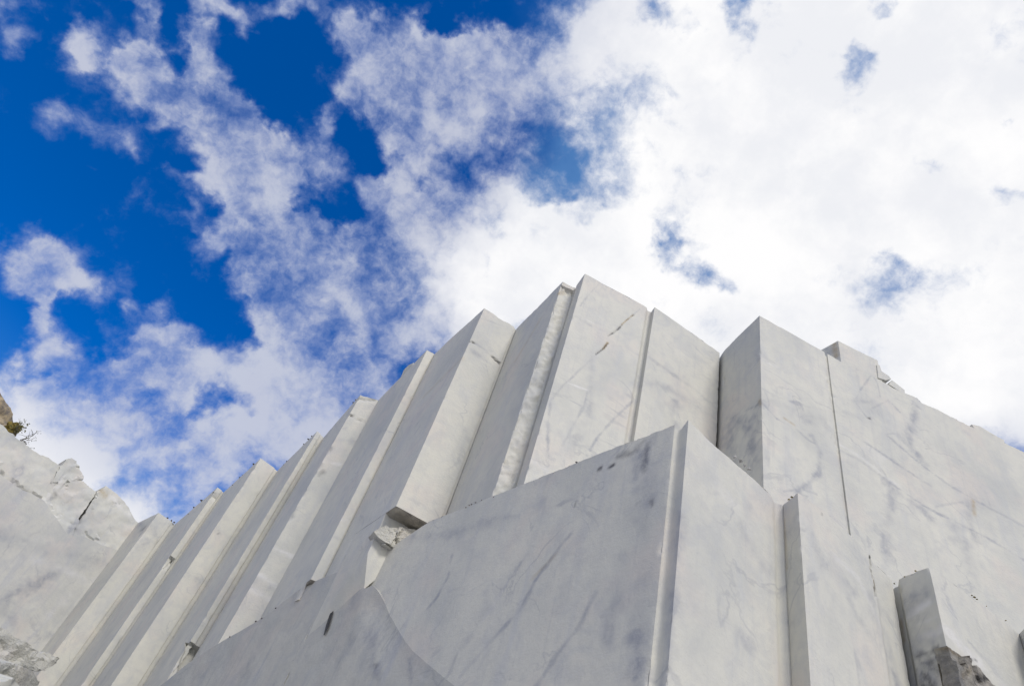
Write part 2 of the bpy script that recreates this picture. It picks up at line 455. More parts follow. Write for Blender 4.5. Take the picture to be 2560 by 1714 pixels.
def curtain(name, path, back, zb, res, mat, parent=None, base=None, marks=(), zvis=None, chips=1.0, wave=.010,
            notches=(), bottom=True, seed=0.0, rough=None, res_hidden=.8):
    """A block of rock: front profile path [(x, y, ztop, tag)] with left-to-right order (rock behind it),
    closed by the back points [(x, y, ztop)], standing from height zb to ztop. tag: 'a' arris, 'i' inner corner."""
    zvis = zb if zvis is None else max(zb, zvis)
    pts, tags, segid = [], [], []
    rs = res
    for i in range(len(path) - 1):
        a, b = path[i], path[i + 1]
        L = math.hypot(b[0] - a[0], b[1] - a[1])
        n = max(1, int(math.ceil(L / rs)))
        for j in range(n):
            t = j / n
            pts.append((a[0] + (b[0] - a[0]) * t, a[1] + (b[1] - a[1]) * t, a[2] + (b[2] - a[2]) * t))
            tags.append(a[3] if j == 0 else '')
            segid.append(i)
    pts.append(path[-1][:3]); tags.append(path[-1][3]); segid.append(len(path) - 2)
    P = np.array(pts)
    n = len(P)
    T = np.zeros((n, 2))
    T[1:-1] = P[2:, :2] - P[:-2, :2]; T[0] = P[1, :2] - P[0, :2]; T[-1] = P[-1, :2] - P[-2, :2]
    N = np.stack([T[:, 1], -T[:, 0]], 1); N /= np.linalg.norm(N, axis=1)[:, None]
    zt = P[:, 2].max()
    lev = list(np.arange(zb, zvis, res_hidden)) if zvis > zb + .01 else []
    nv = max(2, int(math.ceil((zt - zvis) / res)))
    lev += list(np.linspace(zvis, zt, nv + 1))
    lev = (np.array(lev) - zb) / (zt - zb)
    nb = len(back)
    m = n + nb
    V = np.zeros((len(lev), m, 3)); fine = np.zeros((len(lev), m), bool)
    topj = np.array([.09 * max(0, fract((p[0] + seed, p[1], 3.3), 1.6) + .05) + .02 * abs(fract((p[0], p[1] + seed, 9.1), 9, 2)) for p in pts]) * chips
    for k, t in enumerate(lev):
        z = zb + (P[:, 2] - zb) * t
        V[k, :n, 0] = P[:, 0]; V[k, :n, 1] = P[:, 1]; V[k, :n, 2] = z
        V[k, n:, 0] = [q[0] for q in back]; V[k, n:, 1] = [q[1] for q in back]; V[k, n:, 2] = [zb + (q[2] - zb) * t for q in back]
        if k == len(lev) - 1: V[k, :n, 2] -= topj
        fine[k, :n] = zb + (zt - zb) * t >= zvis - 1e-6
    for k in range(len(lev)):
        if not fine[k, 0] and k: continue
        for i in range(n):
            x, y, z = V[k, i]
            o = wave * fract((x + seed, y, z * .6), .7, 3)
            if rough and rough[0] <= segid[i] < rough[1] and tags[i] == '':
                o += rough[2] * (fract((x * 1.2 + seed, y * 1.2, z), 2.6, 5) - .25)
            if tags[i] == 'a' or (i + 1 < n and tags[i + 1] == 'a') or (i and tags[i - 1] == 'a'):
                c = .018 * abs(fract((seed + i, 1.7, z), 3.1, 4)) + .16 * max(0, fract((seed, i * .01, z), 1.3, 4) - .40)
                if rough and tags[i] == 'a' and rough[0] <= segid[i] <= rough[1]:
                    c += rough[2] * 1.2 * max(0, fract((seed, 4.2, z), 1.9, 5) + .1)
                o -= c * chips * (1 if tags[i] == 'a' else .35)
            for (s0, s1, ztop_n, hgt, dep) in notches:
                if s0 <= segid[i] < s1 or (tags[i] == 'a' and s0 <= segid[i] <= s1):
                    u = (ztop_n - z) / hgt
                    if 0 <= u <= 1: o -= dep * (1 - u) ** .7 * (.8 + .4 * fract((x, y, z), 3, 3))
            V[k, i, 0] += N[i, 0] * o; V[k, i, 1] += N[i, 1] * o
    Vf = V.reshape(-1, 3).copy(); Vf[:, 2] += EYE
    mk, push = paint(Vf, marks)
    if push.any():
        NN = np.zeros((len(lev), m, 2)); NN[:, :n] = N
        Vf[:, :2] -= NN.reshape(-1, 2) * push[:, None]
    F = []
    for k in range(len(lev) - 1):
        for i in range(m):
            j = (i + 1) % m
            F.append((k * m + i, k * m + j, (k + 1) * m + j, (k + 1) * m + i))
    F.append(tuple((len(lev) - 1) * m + i for i in range(m)))
    if bottom: F.append(tuple(reversed(range(m))))
    if base is None: base = (P[:, 0].mean(), P[:, 1].mean(), zb + EYE)
    return link_mesh(name, Vf, F, mat, parent, base, mk)


def sheet(name, outline, plane, thick, mat, res=.12, disp=.0, dscale=1.5, parent=None, base=None, marks=(), offset=0.0, edge_j=0.0, seed=0.0, flush=None, facet=0.0, fsize=1.0):
    """A slab of rock: photo outline laid on a vertical plane (plan points a -> b), given its own thickness backwards."""
    a, b = np.array(plane[0][:2]), np.array(plane[1][:2])
    u = (b - a) / np.linalg.norm(b - a)
    nrm = np.array([u[1], -u[0]])
    a = a + nrm * offset; b = b + nrm * offset
    pts2 = []
    for p in outline:
        w = hit(p, a, b); pts2.append(((w[:2] - a) @ u, w[2]))
    pts2 = np.array(pts2)
    area = .5 * sum(pts2[i - 1][0] * pts2[i][1] - pts2[i][0] * pts2[i - 1][1] for i in range(len(pts2)))
    if area < 0: pts2 = pts2[::-1]
    ring = []
    for i in range(len(pts2)):
        p, q = pts2[i], pts2[(i + 1) % len(pts2)]
        L = np.linalg.norm(q - p); n = max(1, int(round(L / res)))
        for j in range(n):
            r = p + (q - p) * j / n
            if edge_j and j: r = r + edge_j * np.array([fract((r[0] + seed, r[1], 0), 2.3), fract((r[0], r[1], seed + 7), 2.3)])
            ring.append(r)
    ring = np.array(ring); nr = len(ring)
    lo, hi = ring.min(0), ring.max(0)
    gx, gz = np.meshgrid(np.arange(lo[0], hi[0], res), np.arange(lo[1], hi[1], res))
    G = np.stack([gx.ravel(), gz.ravel()], 1) + np.random.uniform(-.25, .25, (gx.size, 2)) * res
    inside = np.zeros(len(G), bool); dmin = np.full(len(G), 1e9)
    for i in range(nr):
        p, q = ring[i], ring[(i + 1) % nr]
        c = ((p[1] > G[:, 1]) != (q[1] > G[:, 1])) & (G[:, 0] < (q[0] - p[0]) * (G[:, 1] - p[1]) / (q[1] - p[1] + 1e-12) + p[0])
        inside ^= c
        d = q - p; t = np.clip(((G - p) @ d) / max(d @ d, 1e-12), 0, 1)
        dmin = np.minimum(dmin, np.linalg.norm(G - (p + t[:, None] * d), axis=1))
    G = G[inside & (dmin > res * .45)]
    allp = [Vector(p) for p in ring] + [Vector(p) for p in G]
    vv, _, ff, _, _, _ = delaunay_2d_cdt(allp, [], [list(range(nr))], 1, 1e-5)
    vv = np.array([tuple(p) for p in vv])
    n = len(vv)
    W = np.zeros((n, 3)); W[:, :2] = a + vv[:, :1] * u; W[:, 2] = vv[:, 1] + EYE
    dd = np.zeros(n)
    if disp:
        dd = np.array([disp * fract((w[0] + seed, w[1], w[2]), dscale, 5) for w in W])
    if facet:                                # flat fracture planes meeting at sharp edges
        rf = random.Random(int(seed * 31) + 5)
        cs = [(rf.uniform(lo[0], hi[0]), rf.uniform(lo[1], hi[1])) for _ in range(max(5, int((hi[0] - lo[0]) * (hi[1] - lo[1]) / fsize ** 2)))]
        gs = [(rf.uniform(-.55, .55), rf.uniform(-.75, .45)) for _ in cs]; ds = [rf.uniform(-.3, .3) * facet for _ in cs]
        for i in range(n):
            x, z = vv[i] + .12 * fsize * np.array([fract((vv[i][0], vv[i][1], seed), 2.0 / fsize), fract((vv[i][1], vv[i][0], seed), 2.0 / fsize)])
            dsq = [(x - c[0]) ** 2 + (z - c[1]) ** 2 for c in cs]
            k = int(np.argmin(dsq))
            near = [j for j in range(len(cs)) if dsq[j] < 2.2 * fsize ** 2] or [k]
            v1 = sorted(ds[j] + facet * (gs[j][0] * (x - cs[j][0]) + gs[j][1] * (z - cs[j][1])) / fsize for j in near)
            dd[i] += max(-1.2 * facet, min(1.2 * facet, v1[len(v1) // 2]))
    mk, push = paint(W, [mm[:2] + ((a, b),) + mm[3:] for mm in marks])
    W[:, :2] += nrm * (dd - push)[:, None]
    if flush:                                # let the face run out level with another plane along a curve
        fpx, fpl, fw = flush
        n2 = np.array([fpl[1][1] - fpl[0][1], -(fpl[1][0] - fpl[0][0])]); n2 = n2 / np.linalg.norm(n2)
        Q = [hit(p, *fpl) + (0, 0, EYE) for p in fpx]
        D = np.min([seg_dist(W, x, y) for x, y in zip(Q[:-1], Q[1:])], axis=0)
        t = np.clip(D / fw, 0, 1); t = t * t * (3 - 2 * t)
        proud = (W[:, :2] - np.array(fpl[0][:2])) @ n2
        W[:, :2] -= n2 * ((proud - .006) * (1 - t))[:, None]
    F = [tuple(f) for f in ff]
    # orient the front faces towards the viewer side
    f0 = F[0]; nn = np.cross(W[f0[1]] - W[f0[0]], W[f0[2]] - W[f0[0]])
    if nn[:2] @ nrm < 0: F = [tuple(reversed(f)) for f in F]
    cnt = {}
    for f in F:
        for i in range(len(f)):
            e = (f[i], f[(i + 1) % len(f)]); cnt[e] = 1
    bord = [e for e in cnt if (e[1], e[0]) not in cnt]
    bi = {}
    extra = []
    for e in bord:
        for v in e:
            if v not in bi:
                bi[v] = n + len(extra)
                extra.append(W[v] - np.array([nrm[0], nrm[1], 0]) * (thick + dd[v] * .5))
    W = np.vstack([W, np.array(extra)])
    mk = np.vstack([mk, np.zeros((len(extra), 4))])
    for (i, j) in bord: F.append((j, i, bi[i], bi[j]))
    nxt = {i: j for i, j in bord}
    loop = [bord[0][0]]
    while len(loop) < len(bord):
        j = nxt[loop[-1]]
        if j == loop[0]: break
        loop.append(j)
    F.append(tuple(bi[v] for v in reversed(loop)))
    if base is None: base = (W[:, 0].mean(), W[:, 1].mean(), W[:, 2].min())
    return link_mesh(name, W, F, mat, parent, base, mk, 16 if facet else 32)


def boulder(name, centre, size, mat, seed, rough=.12, sub=3, parent=None, flat=True):
    """An angular broken stone: hull of random points, subdivided and roughened."""
    rnd = random.Random(seed)
    bm = bmesh.new()
    for i in range(14):
        v = Vector((rnd.gauss(0, 1), rnd.gauss(0, 1), rnd.gauss(0, 1))).normalized() * rnd.uniform(.75, 1.0)
        bm.verts.new((v.x * size[0], v.y * size[1], v.z * size[2]))
    r = bmesh.ops.convex_hull(bm, input=bm.verts)
    bmesh.ops.delete(bm, geom=[g for g in r['geom_interior'] if isinstance(g, bmesh.types.BMVert)], context='VERTS')
    bmesh.ops.triangulate(bm, faces=bm.faces)
    for _ in range(sub): bmesh.ops.subdivide_edges(bm, edges=bm.edges, cuts=1, use_grid_fill=True)
    s = min(size)
    for v in bm.verts:
        nz = fract(v.co + Vector((seed * 3.1, 0, 0)), 1.4 / max(s, .01), 5)
        v.co += v.co.normalized() * nz * rough * s
    zmin = min(v.co.z for v in bm.verts)
    V = np.array([tuple(v.co) for v in bm.verts]) + np.array(centre)
    bm.verts.index_update()
    F = [tuple(v.index for v in f.verts) for f in bm.faces]
    bm.free()
    return link_mesh(name, V, F, mat, parent, (centre[0], centre[1], centre[2] + zmin), np.zeros((len(V), 4)), sharp=40)


# ------------------------------------------------------------------ ground
bm = bmesh.new()
bmesh.ops.create_grid(bm, x_segments=8, y_segments=8, size=3000)
me = bpy.data.meshes.new('ground'); bm.to_mesh(me); bm.free(); me.materials.append(M_GROUND)
g = bpy.data.objects.new('ground', me); COL.objects.link(g); tag(g, 'pale crushed stone quarry floor', None, None, 'structure')

# ------------------------------------------------------------------ the high bench: saw-cut steps from far left to right
H = 20.0
TOP = {n: atz(p, H)[:2] for n, p in {
    'Wl': (-420, 790), 'W0': (0, 1065), 'Wc': (348, 1304),
    'F1a': (396.6, 1280.8), 'F1r': (438.7, 1308.5), 'F2a': (544, 1217.6), 'F2r': (560, 1229), 'F3a': (652, 1145), 'F3r': (694.5, 1174.6),
    'F4a': (793, 1077.5), 'F4r': (811, 1090), 'F5a': (902.5, 984.8), 'F5r': (946, 1000), 'F6a': (1068.4, 873.5), 'F6r': (1087.5, 882.4),
    'F7a': (1211, 770), 'F7r': (1292, 820), 'F8a': (1406.7, 703.6), 'F8r': (1436.5, 716), 'F9a': (1462.5, 683.5), 'F9r': (1623, 770.5),
    'F10l': (1636.6, 767), 'F10r': (1799.6, 880), 'S11': (1807, 873), 'F11a': (1898.7, 788.3), 'F11r': (2033.4, 864.8),
    'F12l': (2068, 882), 'F12e': (2559.7, 1127)}.items()}
BK = np.array([5.0, 6.0])                       # into the rock


def unit(v): return np.array(v) / np.linalg.norm(v)


def pleat(nm, prev, ar, inn, label, step=(.72, .10), res=.1, zb=-EYE, cat='marble buttress', marks=(), zvis=3.0, seed=0, notches=(), rough=None, mat=None, rc=.07, chips=1.0, ztop=(H, H, H), under=None, foot_z=-EYE, foot_pt=None, group='saw-cut buttresses of the high marble face'):
    A, B, C = TOP[prev], TOP[ar], TOP[inn]
    sd = unit(A - B); fd = unit(C - B)          # away along the side face, along the front
    path = [(A[0], A[1], ztop[0], 'i'), (B[0], B[1], ztop[1], 'a')]
    if step:
        q = B + (C - B) * step[0]; s = q + sd * step[1]
        path += [(q[0], q[1], ztop[2], 'a')]
        for c in round_corner(q, s, C + sd * step[1], min(rc, step[1] * .8)): path.append((c[0], c[1], ztop[2], ''))
        e = C + sd * step[1]
    else: e = C
    path.append((e[0], e[1], ztop[2], 'i'))
    back = [(e[0] + BK[0], e[1] + BK[1], ztop[2]), (A[0] + BK[0], A[1] + BK[1], ztop[0])]
    base = (B[0], B[1], 0)
    if under is None:
        return tag(curtain(nm, path, back, zb, res, mat or M_SAWN, None, base, marks, zvis, chips, notches=notches, seed=seed, rough=rough), label, cat, group)
    zu, depth = under                            # the foot has been undercut: front part hangs
    t = thing(nm, base, label, cat, group)
    curtain('shaft', path, back, zu, res, mat or M_SAWN, t, (B[0], B[1], zu + EYE), marks, zu, chips, notches=notches, seed=seed, rough=rough, bottom=True)
    # rough broken underside, 1 cm below the cut
    n = 12
    V, F = [], []
    for i in range(n + 1):
        for j in range(n + 1):
            p = B + sd * (depth + .25) * i / n + (C - B) * (j / n)
            edge = i in (0, ) or j in (0, n)
            z = zu + EYE - .012 - (0 if edge else .05 + .08 * abs(fract((p[0], p[1], seed), 3.0, 4)))
            V.append((p[0] + (.004 if edge else 0) * fd[0], p[1] + .004 * fd[1], z))
    for i in range(n):
        for j in range(n):
            F.append((i * (n + 1) + j, (i + 1) * (n + 1) + j, (i + 1) * (n + 1) + j + 1, i * (n + 1) + j + 1))
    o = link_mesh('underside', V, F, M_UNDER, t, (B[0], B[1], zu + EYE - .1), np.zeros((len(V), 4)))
    o['label'] = 'dark rough broken underside'
    # recessed lower wall
    B2 = B + sd * depth; C2 = C + sd * (depth + .12)
    if foot_pt is not None: B2, C2 = foot_pt, foot_pt + fd * .3 + sd * .5
    lp = [(A[0], A[1], zu, 'i'), (B2[0], B2[1], zu, ''), (C2[0], C2[1], zu, 'i')]
    lb = [(C2[0] + BK[0], C2[1] + BK[1], zu - .02), (A[0] + BK[0], A[1] + BK[1], zu - .02)]
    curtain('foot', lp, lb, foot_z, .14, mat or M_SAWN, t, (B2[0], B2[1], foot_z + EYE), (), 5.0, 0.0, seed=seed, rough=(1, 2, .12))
    return t


HF = 10.0
A_ = atz((1687, 1058), HF)[:2]; L_ = atz((1073, 1303), HF)[:2]
lu = unit(L_ - A_)
PLN = (L_, A_)                                          # left face plane
LE = hit((951, 1371), L_, A_)
B_ = atz((1721, 1049), HF)[:2]
R_ = atz((1939, 1246), HF)[:2]
fr = unit(R_ - B_)
_pn = np.array([math.sin(math.radians(239)), math.cos(math.radians(239))])
_q0 = hit((1110, 1690), L_, A_)[:2] + _pn * .015
_q1 = atz((565, 1597), 7.72)[:2]
SLP = (_q1, _q0)


def cross2(p, q, a, b):                  # plan crossing of line p-q with line a-b
    p, q, a, b = (np.array(v[:2], float) for v in (p, q, a, b))
    u, w = q - p, b - a
    t = ((a[0] - p[0]) * w[1] - (a[1] - p[1]) * w[0]) / (u[0] * w[1] - u[1] * w[0])
    return p + u * t


J7 = cross2(TOP['F6r'], TOP['F7a'], *SLP)


def PL(*n): return (TOP[n[0]], TOP[n[1]])


# --- far left wall
w_u = unit(TOP['Wc'] - TOP['W0'])
WP = (TOP['W0'], TOP['Wc'])
Wn = np.array([w_u[1], -w_u[0]])
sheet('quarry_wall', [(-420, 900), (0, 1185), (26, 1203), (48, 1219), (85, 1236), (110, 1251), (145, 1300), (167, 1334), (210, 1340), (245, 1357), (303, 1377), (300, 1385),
      (122, 1645), (0, 1820), (-120, 2010), (-420, 1960)], WP, 4.0, M_SAWN_DULL, res=.24, disp=.05, dscale=.5, edge_j=.05, seed=3,
      marks=[('v', [(-10, 1513), (40, 1480), (75, 1462), (110, 1440), (140, 1436)], None, .55, .75), ('v', [(0, 1533), (30, 1545), (45, 1565)], None, .25, .5),
             ('v', [(75, 1602), (110, 1595), (150, 1578)], None, .35, .6), ('w', [(80, 1395), (140, 1416), (240, 1452)], None, .35, .6),
             ('v', [(0, 1340), (60, 1360), (130, 1385), (200, 1405)], None, .8, .35), ('v', [(150, 1380), (220, 1400), (265, 1410)], None, .6, .3),
             ('w', [(170, 1490), (90, 1570)], None, .3, .4)])
tag(bpy.data.objects['quarry_wall'], 'broad pale marble wall with a slanting grey vein at the far left', 'rock wall')
tag(sheet('rock_block', [(-200, 930), (-60, 1020), (0, 1060), (31, 1083), (44, 1097), (72, 1115), (101, 1137), (121, 1143), (150, 1163), (148, 1190), (133, 1219), (116, 1262), (92, 1260), (66, 1242), (42, 1230), (0, 1200), (-200, 1070)],
          WP, 5.0, M_SAWN, res=.15, disp=.05, dscale=1.2, edge_j=.10, seed=11, offset=-.16, facet=.22, fsize=2.2,
          marks=[('v', [(60, 1120), (40, 1190)], None, .9, .35), ('v', [(130, 1175), (133, 1215)], None, .2, .4), ('v', [(-10, 1097), (30, 1096)], None, .15, .5), ('b', [(0, 1182), (26, 1200), (48, 1216), (70, 1230), (90, 1243), (108, 1250)], None, .16, .7, .10)]),
    'large grey-streaked marble block under the shrub on top of the left wall', 'rock block', 'broken blocks on the left wall')
tag(sheet('rock_block', [(151, 1164), (163, 1152), (178, 1144), (186, 1150), (195, 1161), (203, 1178), (209, 1191), (203, 1201), (222, 1213), (240, 1229), (226, 1252), (200, 1288), (176, 1345), (155, 1335), (136, 1308), (118, 1283), (98, 1256), (122, 1218), (138, 1186)],
          WP, 4.0, M_SAWN, res=.12, disp=.07, dscale=1.4, edge_j=.12, seed=23, offset=-.24, facet=.32, fsize=1.5,
          marks=[('b', [(120, 1250), (140, 1240)], None, .2, .4), ('v', [(200, 1290), (175, 1325)], None, .5, .8), ('w', [(112, 1249), (140, 1215), (170, 1180)], None, .25, .6),
                 ('b', [(172, 1177), (180, 1180)], None, .18, .5), ('b', [(134, 1228), (140, 1236)], None, .2, .7)]),
    'jagged marble block with a pointed crest on the left wall', 'rock block', 'broken blocks on the left wall')
tag(sheet('rock_block', [(243, 1228), (254, 1221), (264, 1214), (281, 1226), (296, 1239), (312, 1254), (323, 1269), (334, 1293), (347, 1306), (326, 1334), (298, 1390), (272, 1376), (245, 1369), (205, 1354), (178, 1345), (188, 1318), (206, 1290), (230, 1254)],
          WP, 4.0, M_SAWN, res=.13, disp=.05, dscale=1.4, edge_j=.08, seed=37, offset=-.14, facet=.26, fsize=1.8,
          marks=[('o', [(252, 1226), (262, 1238)], None, .35, .55), ('w', [(275, 1240), (330, 1290)], None, .3, .6), ('b', [(170, 1334), (190, 1306), (212, 1275)], None, .28, .8), ('v', [(190, 1320), (222, 1262)], None, .8, .6)]),
    'triangular marble block with a small brown notch beside the first buttress', 'rock block', 'broken blocks on the left wall')

TOP['S1'] = TOP['F1a'] + unit(TOP['F1a'] - TOP['F2a']) * 9.0 * -1 if False else TOP['Wc'] + unit(TOP['Wc'] - TOP['F1a']) * 1.2
S = dict(res=.13)
pleat('marble_buttress', 'S1', 'F1a', 'F1r', 'farthest pale buttress, beside the triangular block of the left wall', step=(.80, .10), seed=1, res=.15,
      marks=[('v', [(352, 1360), (385, 1352), (392, 1320)], PL('F1a', 'F1r'), .5, .5), ('b', [(352, 1325), (362, 1318)], PL('S1', 'F1a'), .3, .8), ('v', [(350, 1310), (355, 1330)], PL('S1', 'F1a'), .5, .7)])
pleat('marble_buttress', 'F1r', 'F2a', 'F2r', 'narrow far buttress broken by a dark notch halfway up', step=(.70, .08), seed=2, res=.13, notches=[(1, 3, 15.15, .75, .42), (1, 3, 19.45, .3, .12)],
      marks=[('b', [(536, 1232), (550, 1236)], PL('F2a', 'F2r'), .12, .5)])
pleat('marble_buttress', 'F2r', 'F3a', 'F3r', 'broad pale buttress third from the left wall with a clean top', step=(.82, .08), seed=3, res=.12,
      marks=[('v', [(560, 1290), (590, 1304)], PL('F3a', 'F3r'), .3, .35), ('v', [(470, 1440), (500, 1450)], PL('F3a', 'F3r'), .3, .4), ('b', [(543, 1325), (548, 1333)], PL('F3a', 'F3r'), .07, .6)])
pleat('marble_buttress', 'F3r', 'F4a', 'F4r', 'very narrow buttress with a crumbled foot, left of the cracked capped one', step=(.50, .10), seed=4, res=.11, notches=[(1, 8, 8.6, 1.2, .35)])
pleat('marble_buttress', 'F4r', 'F5a', 'F5r', 'broad buttress with a cracked cap block and pale bands near its foot', step=None, seed=5, res=.09,
      marks=[('b', [(876, 1038), (895, 1047), (914, 1053)], PL('F5a', 'F5r'), .07, 1.0, .10), ('v', [(890, 993), (915, 1000), (935, 1001)], PL('F5a', 'F5r'), .12, .5, .06),
             ('w', [(661, 1358), (738, 1392)], PL('F5a', 'F5r'), .12, .9), ('w', [(620, 1418), (690, 1463)], PL('F5a', 'F5r'), .14, .8), ('w', [(608, 1460), (682, 1502)], PL('F5a', 'F5r'), .16, .9),
             ('v', [(612, 1440), (690, 1480)], PL('F5a', 'F5r'), .35, .45), ('w', [(800, 1152), (850, 1160)], PL('F5a', 'F5r'), .1, .7), ('b', [(798, 1186), (806, 1178)], PL('F5a', 'F5r'), .15, .35),
             ('v', [(840, 1095), (890, 1108)], PL('F5a', 'F5r'), .25, .4), ('v', [(740, 1385), (690, 1500)], PL('F5r', 'F6a'), .2, .5)],
      notches=[(1, 3, float(hit((490, 1600), *PL('F5a', 'F5r'))[2]), .7, .25)])
pleat('marble_buttress', 'F5r', 'F6a', 'F6r', 'slim buttress ending in a small dark undercut above the grey slab', step=(.85, .05), seed=6, res=.08, under=(9.03, .32), foot_z=8.45, rc=.03,
      marks=[('w', [(852, 1298), (884, 1308)], PL('F6a', 'F6r'), .06, .8), ('v', [(836, 1340), (862, 1352)], PL('F6a', 'F6r'), .08, .5), ('v', [(1010, 985), (1032, 1000)], PL('F6a', 'F6r'), .12, .4),
             ('b', [(1004, 937), (1020, 918), (1030, 908)], PL('F5r', 'F6a'), .06, .7), ('o', [(1040, 985), (1110, 915)], PL('F6r', 'F7a'), .22, .25)])
pleat('marble_buttress', 'F6r', 'F7a', 'F7r', 'wide buttress with a cracked cap, hanging over a dark undercut and small rocks', step=(.93, .05), seed=7, res=.06, under=(10.5, .62), foot_pt=J7, rc=.03,
      marks=[('b', [(1172, 852), (1186, 857)], PL('F7a', 'F7r'), .05, 1.0, .05), ('v', [(1186, 857), (1210, 872), (1228, 890)], PL('F7a', 'F7r'), .05, .7), ('b', [(1228, 890), (1240, 899), (1253, 910), (1256, 918)], PL('F7a', 'F7r'), .05, 1.0, .06),
             ('v', [(1180, 880), (1225, 908)], PL('F7a', 'F7r'), .18, .4), ('v', [(1008, 1235), (1060, 1262), (1085, 1282)], PL('F7a', 'F7r'), .10, .55), ('v', [(1065, 1185), (1110, 1215)], PL('F7a', 'F7r'), .06, .5),
             ('v', [(1150, 1060), (1170, 1100), (1190, 1150)], PL('F7a', 'F7r'), .16, .35), ('o', [(1060, 990), (1160, 890)], PL('F6r', 'F7a'), .2, .22)])
pleat('marble_buttress', 'F7r', 'F8a', 'F8r', 'buttress with a chipped broken front edge and a brown scar at its crest', step=None, seed=8, res=.05, rough=(1, 2, .065), mat=M_SAWN,
      ztop=(H, H, H - .05), notches=[(1, 2, 19.75, .55, .12)],
      marks=[('o', [(1398, 732), (1412, 728)], PL('F8a', 'F8r'), .20, .6), ('o', [(1290, 900), (1350, 800)], PL('F7r', 'F8a'), .22, .22), ('v', [(1290, 1080), (1330, 900)], PL('F7r', 'F8a'), .5, .3)])

# --- F9 + F10: the tall twin block; F11 + F12: the right wall. One builder: profile with grooves
def block(nm, prof, label, marks, res, seed, cat='marble block', zb=-EYE, zvis=6, bk=BK, group=None, mat=None, chips=.8, rough=None, notches=()):
    e, a = prof[-1], prof[0]
    back = [(e[0] + bk[0], e[1] + bk[1], e[2]), (a[0] + bk[0], a[1] + bk[1], a[2])]
    return tag(curtain(nm, prof, back, zb, res, mat or M_SAWN, None, (prof[1][0], prof[1][1], zb + EYE), marks, zvis, chips, seed=seed, rough=rough, notches=notches), label, cat, group)


def v3(p, z, t=''): return (float(p[0]), float(p[1]), z, t)


def cove(a, c, b, r, z): return [v3(p, z) for p in round_corner(a, c, b, r, 5)]


T = TOP
pf9 = PL('F9a', 'F9r'); pf10 = PL('F10l', 'F10r'); pf11 = PL('F11a', 'F11r'); pf12 = PL('F12l', 'F12e'); ps11 = PL('S11', 'F11a')
block('marble_block', [v3(T['F8r'], H, 'i')] + cove(T['F8r'] + (.2, .02), T['F8r'] + (.02, 0), T['F9a'], .16, H) + [v3(T['F9a'], H, 'a'), v3(T['F9r'] - unit(T['F9r'] - T['F9a']) * .10, H, 'a')]
      + cove(T['F9r'] - unit(T['F9r'] - T['F9a']) * .10 + (-.0, .0), T['F9r'] + (0.0, .10), T['F9r'] + (.1, .06), .09, H - .06) + [v3(T['F9r'] + (.12, .05), H - .06, 'i')],
      'tall peaked marble block crossed by a rusty diagonal crack', [
    ('b', [(1518, 841), (1542, 825), (1563, 805), (1583, 787)], pf9, .035, .9, .03), ('o', [(1555, 812), (1583, 787)], pf9, .035, 1.0), ('b', [(1490, 885), (1508, 872), (1519, 858)], pf9, .03, .8, .03), ('o', [(1508, 872), (1519, 856)], pf9, .05, 1),
    ('v', [(1583, 787), (1600, 772)], pf9, .03, .6), ('v', [(1490, 885), (1450, 925), (1410, 960), (1375, 1003)], pf9, .05, .55), ('v', [(1375, 1003), (1370, 1060), (1370, 1140)], pf9, .09, .5),
    ('v', [(1470, 978), (1460, 1015), (1430, 1070), (1405, 1115)], pf9, .06, .7), ('v', [(1380, 985), (1420, 995), (1455, 1015)], pf9, .04, .5), ('w', [(1420, 955), (1470, 975)], pf9, .06, .7),
    ('v', [(1590, 995), (1550, 1030), (1500, 1085), (1475, 1125)], pf9, .06, .75), ('v', [(1420, 1105), (1445, 1115), (1465, 1128)], pf9, .04, .6), ('v', [(1480, 880), (1478, 950), (1475, 1040)], pf9, .18, .35),
    ('v', [(1455, 1055), (1430, 1130)], pf9, .22, .35), ('v', [(1500, 705), (1470, 740), (1450, 765)], pf9, .035, .5), ('v', [(1440, 790), (1480, 815), (1540, 840)], pf9, .09, .3), ('w', [(1445, 785), (1495, 815)], pf9, .04, .5),
    ('v', [(1520, 835), (1560, 865), (1600, 890)], pf9, .05, .4), ('w', [(1290, 1120), (1370, 1180)], pf9, .08, .5), ('b', [(1570, 737)], pf9, .06, 1.0)], .045, 9, zvis=9)
block('marble_block', [v3(T['F9r'] + (.12, .05), H - .06, 'i'), v3(T['F10l'], H, 'a'), v3(T['F10r'], H, 'a'), v3(T['F10r'] + unit(T['F10l'] - T['F9r'] + (0, .3)) * .02 + (.02, .7), H, 'i')],
      'smooth marble block between the thin groove and the dark gap', [
    ('v', [(1610, 885), (1660, 920), (1720, 960), (1780, 1010)], pf10, .14, .45), ('v', [(1640, 950), (1690, 1010), (1700, 1050)], pf10, .06, .6), ('v', [(1600, 960), (1650, 960), (1700, 990), (1740, 1000)], pf10, .3, .35), ('v', [(1690, 1010), (1680, 1040), (1700, 1080)], pf10, .35, .4),
    ('v', [(1740, 870), (1760, 890), (1790, 905)], pf10, .05, .5), ('v', [(1620, 880), (1640, 930)], pf10, .05, .4), ('v', [(1700, 990), (1780, 1040)], pf10, .3, .3)], .045, 10, zvis=9)
f12 = unit(T['F12e'] - T['F12l'])
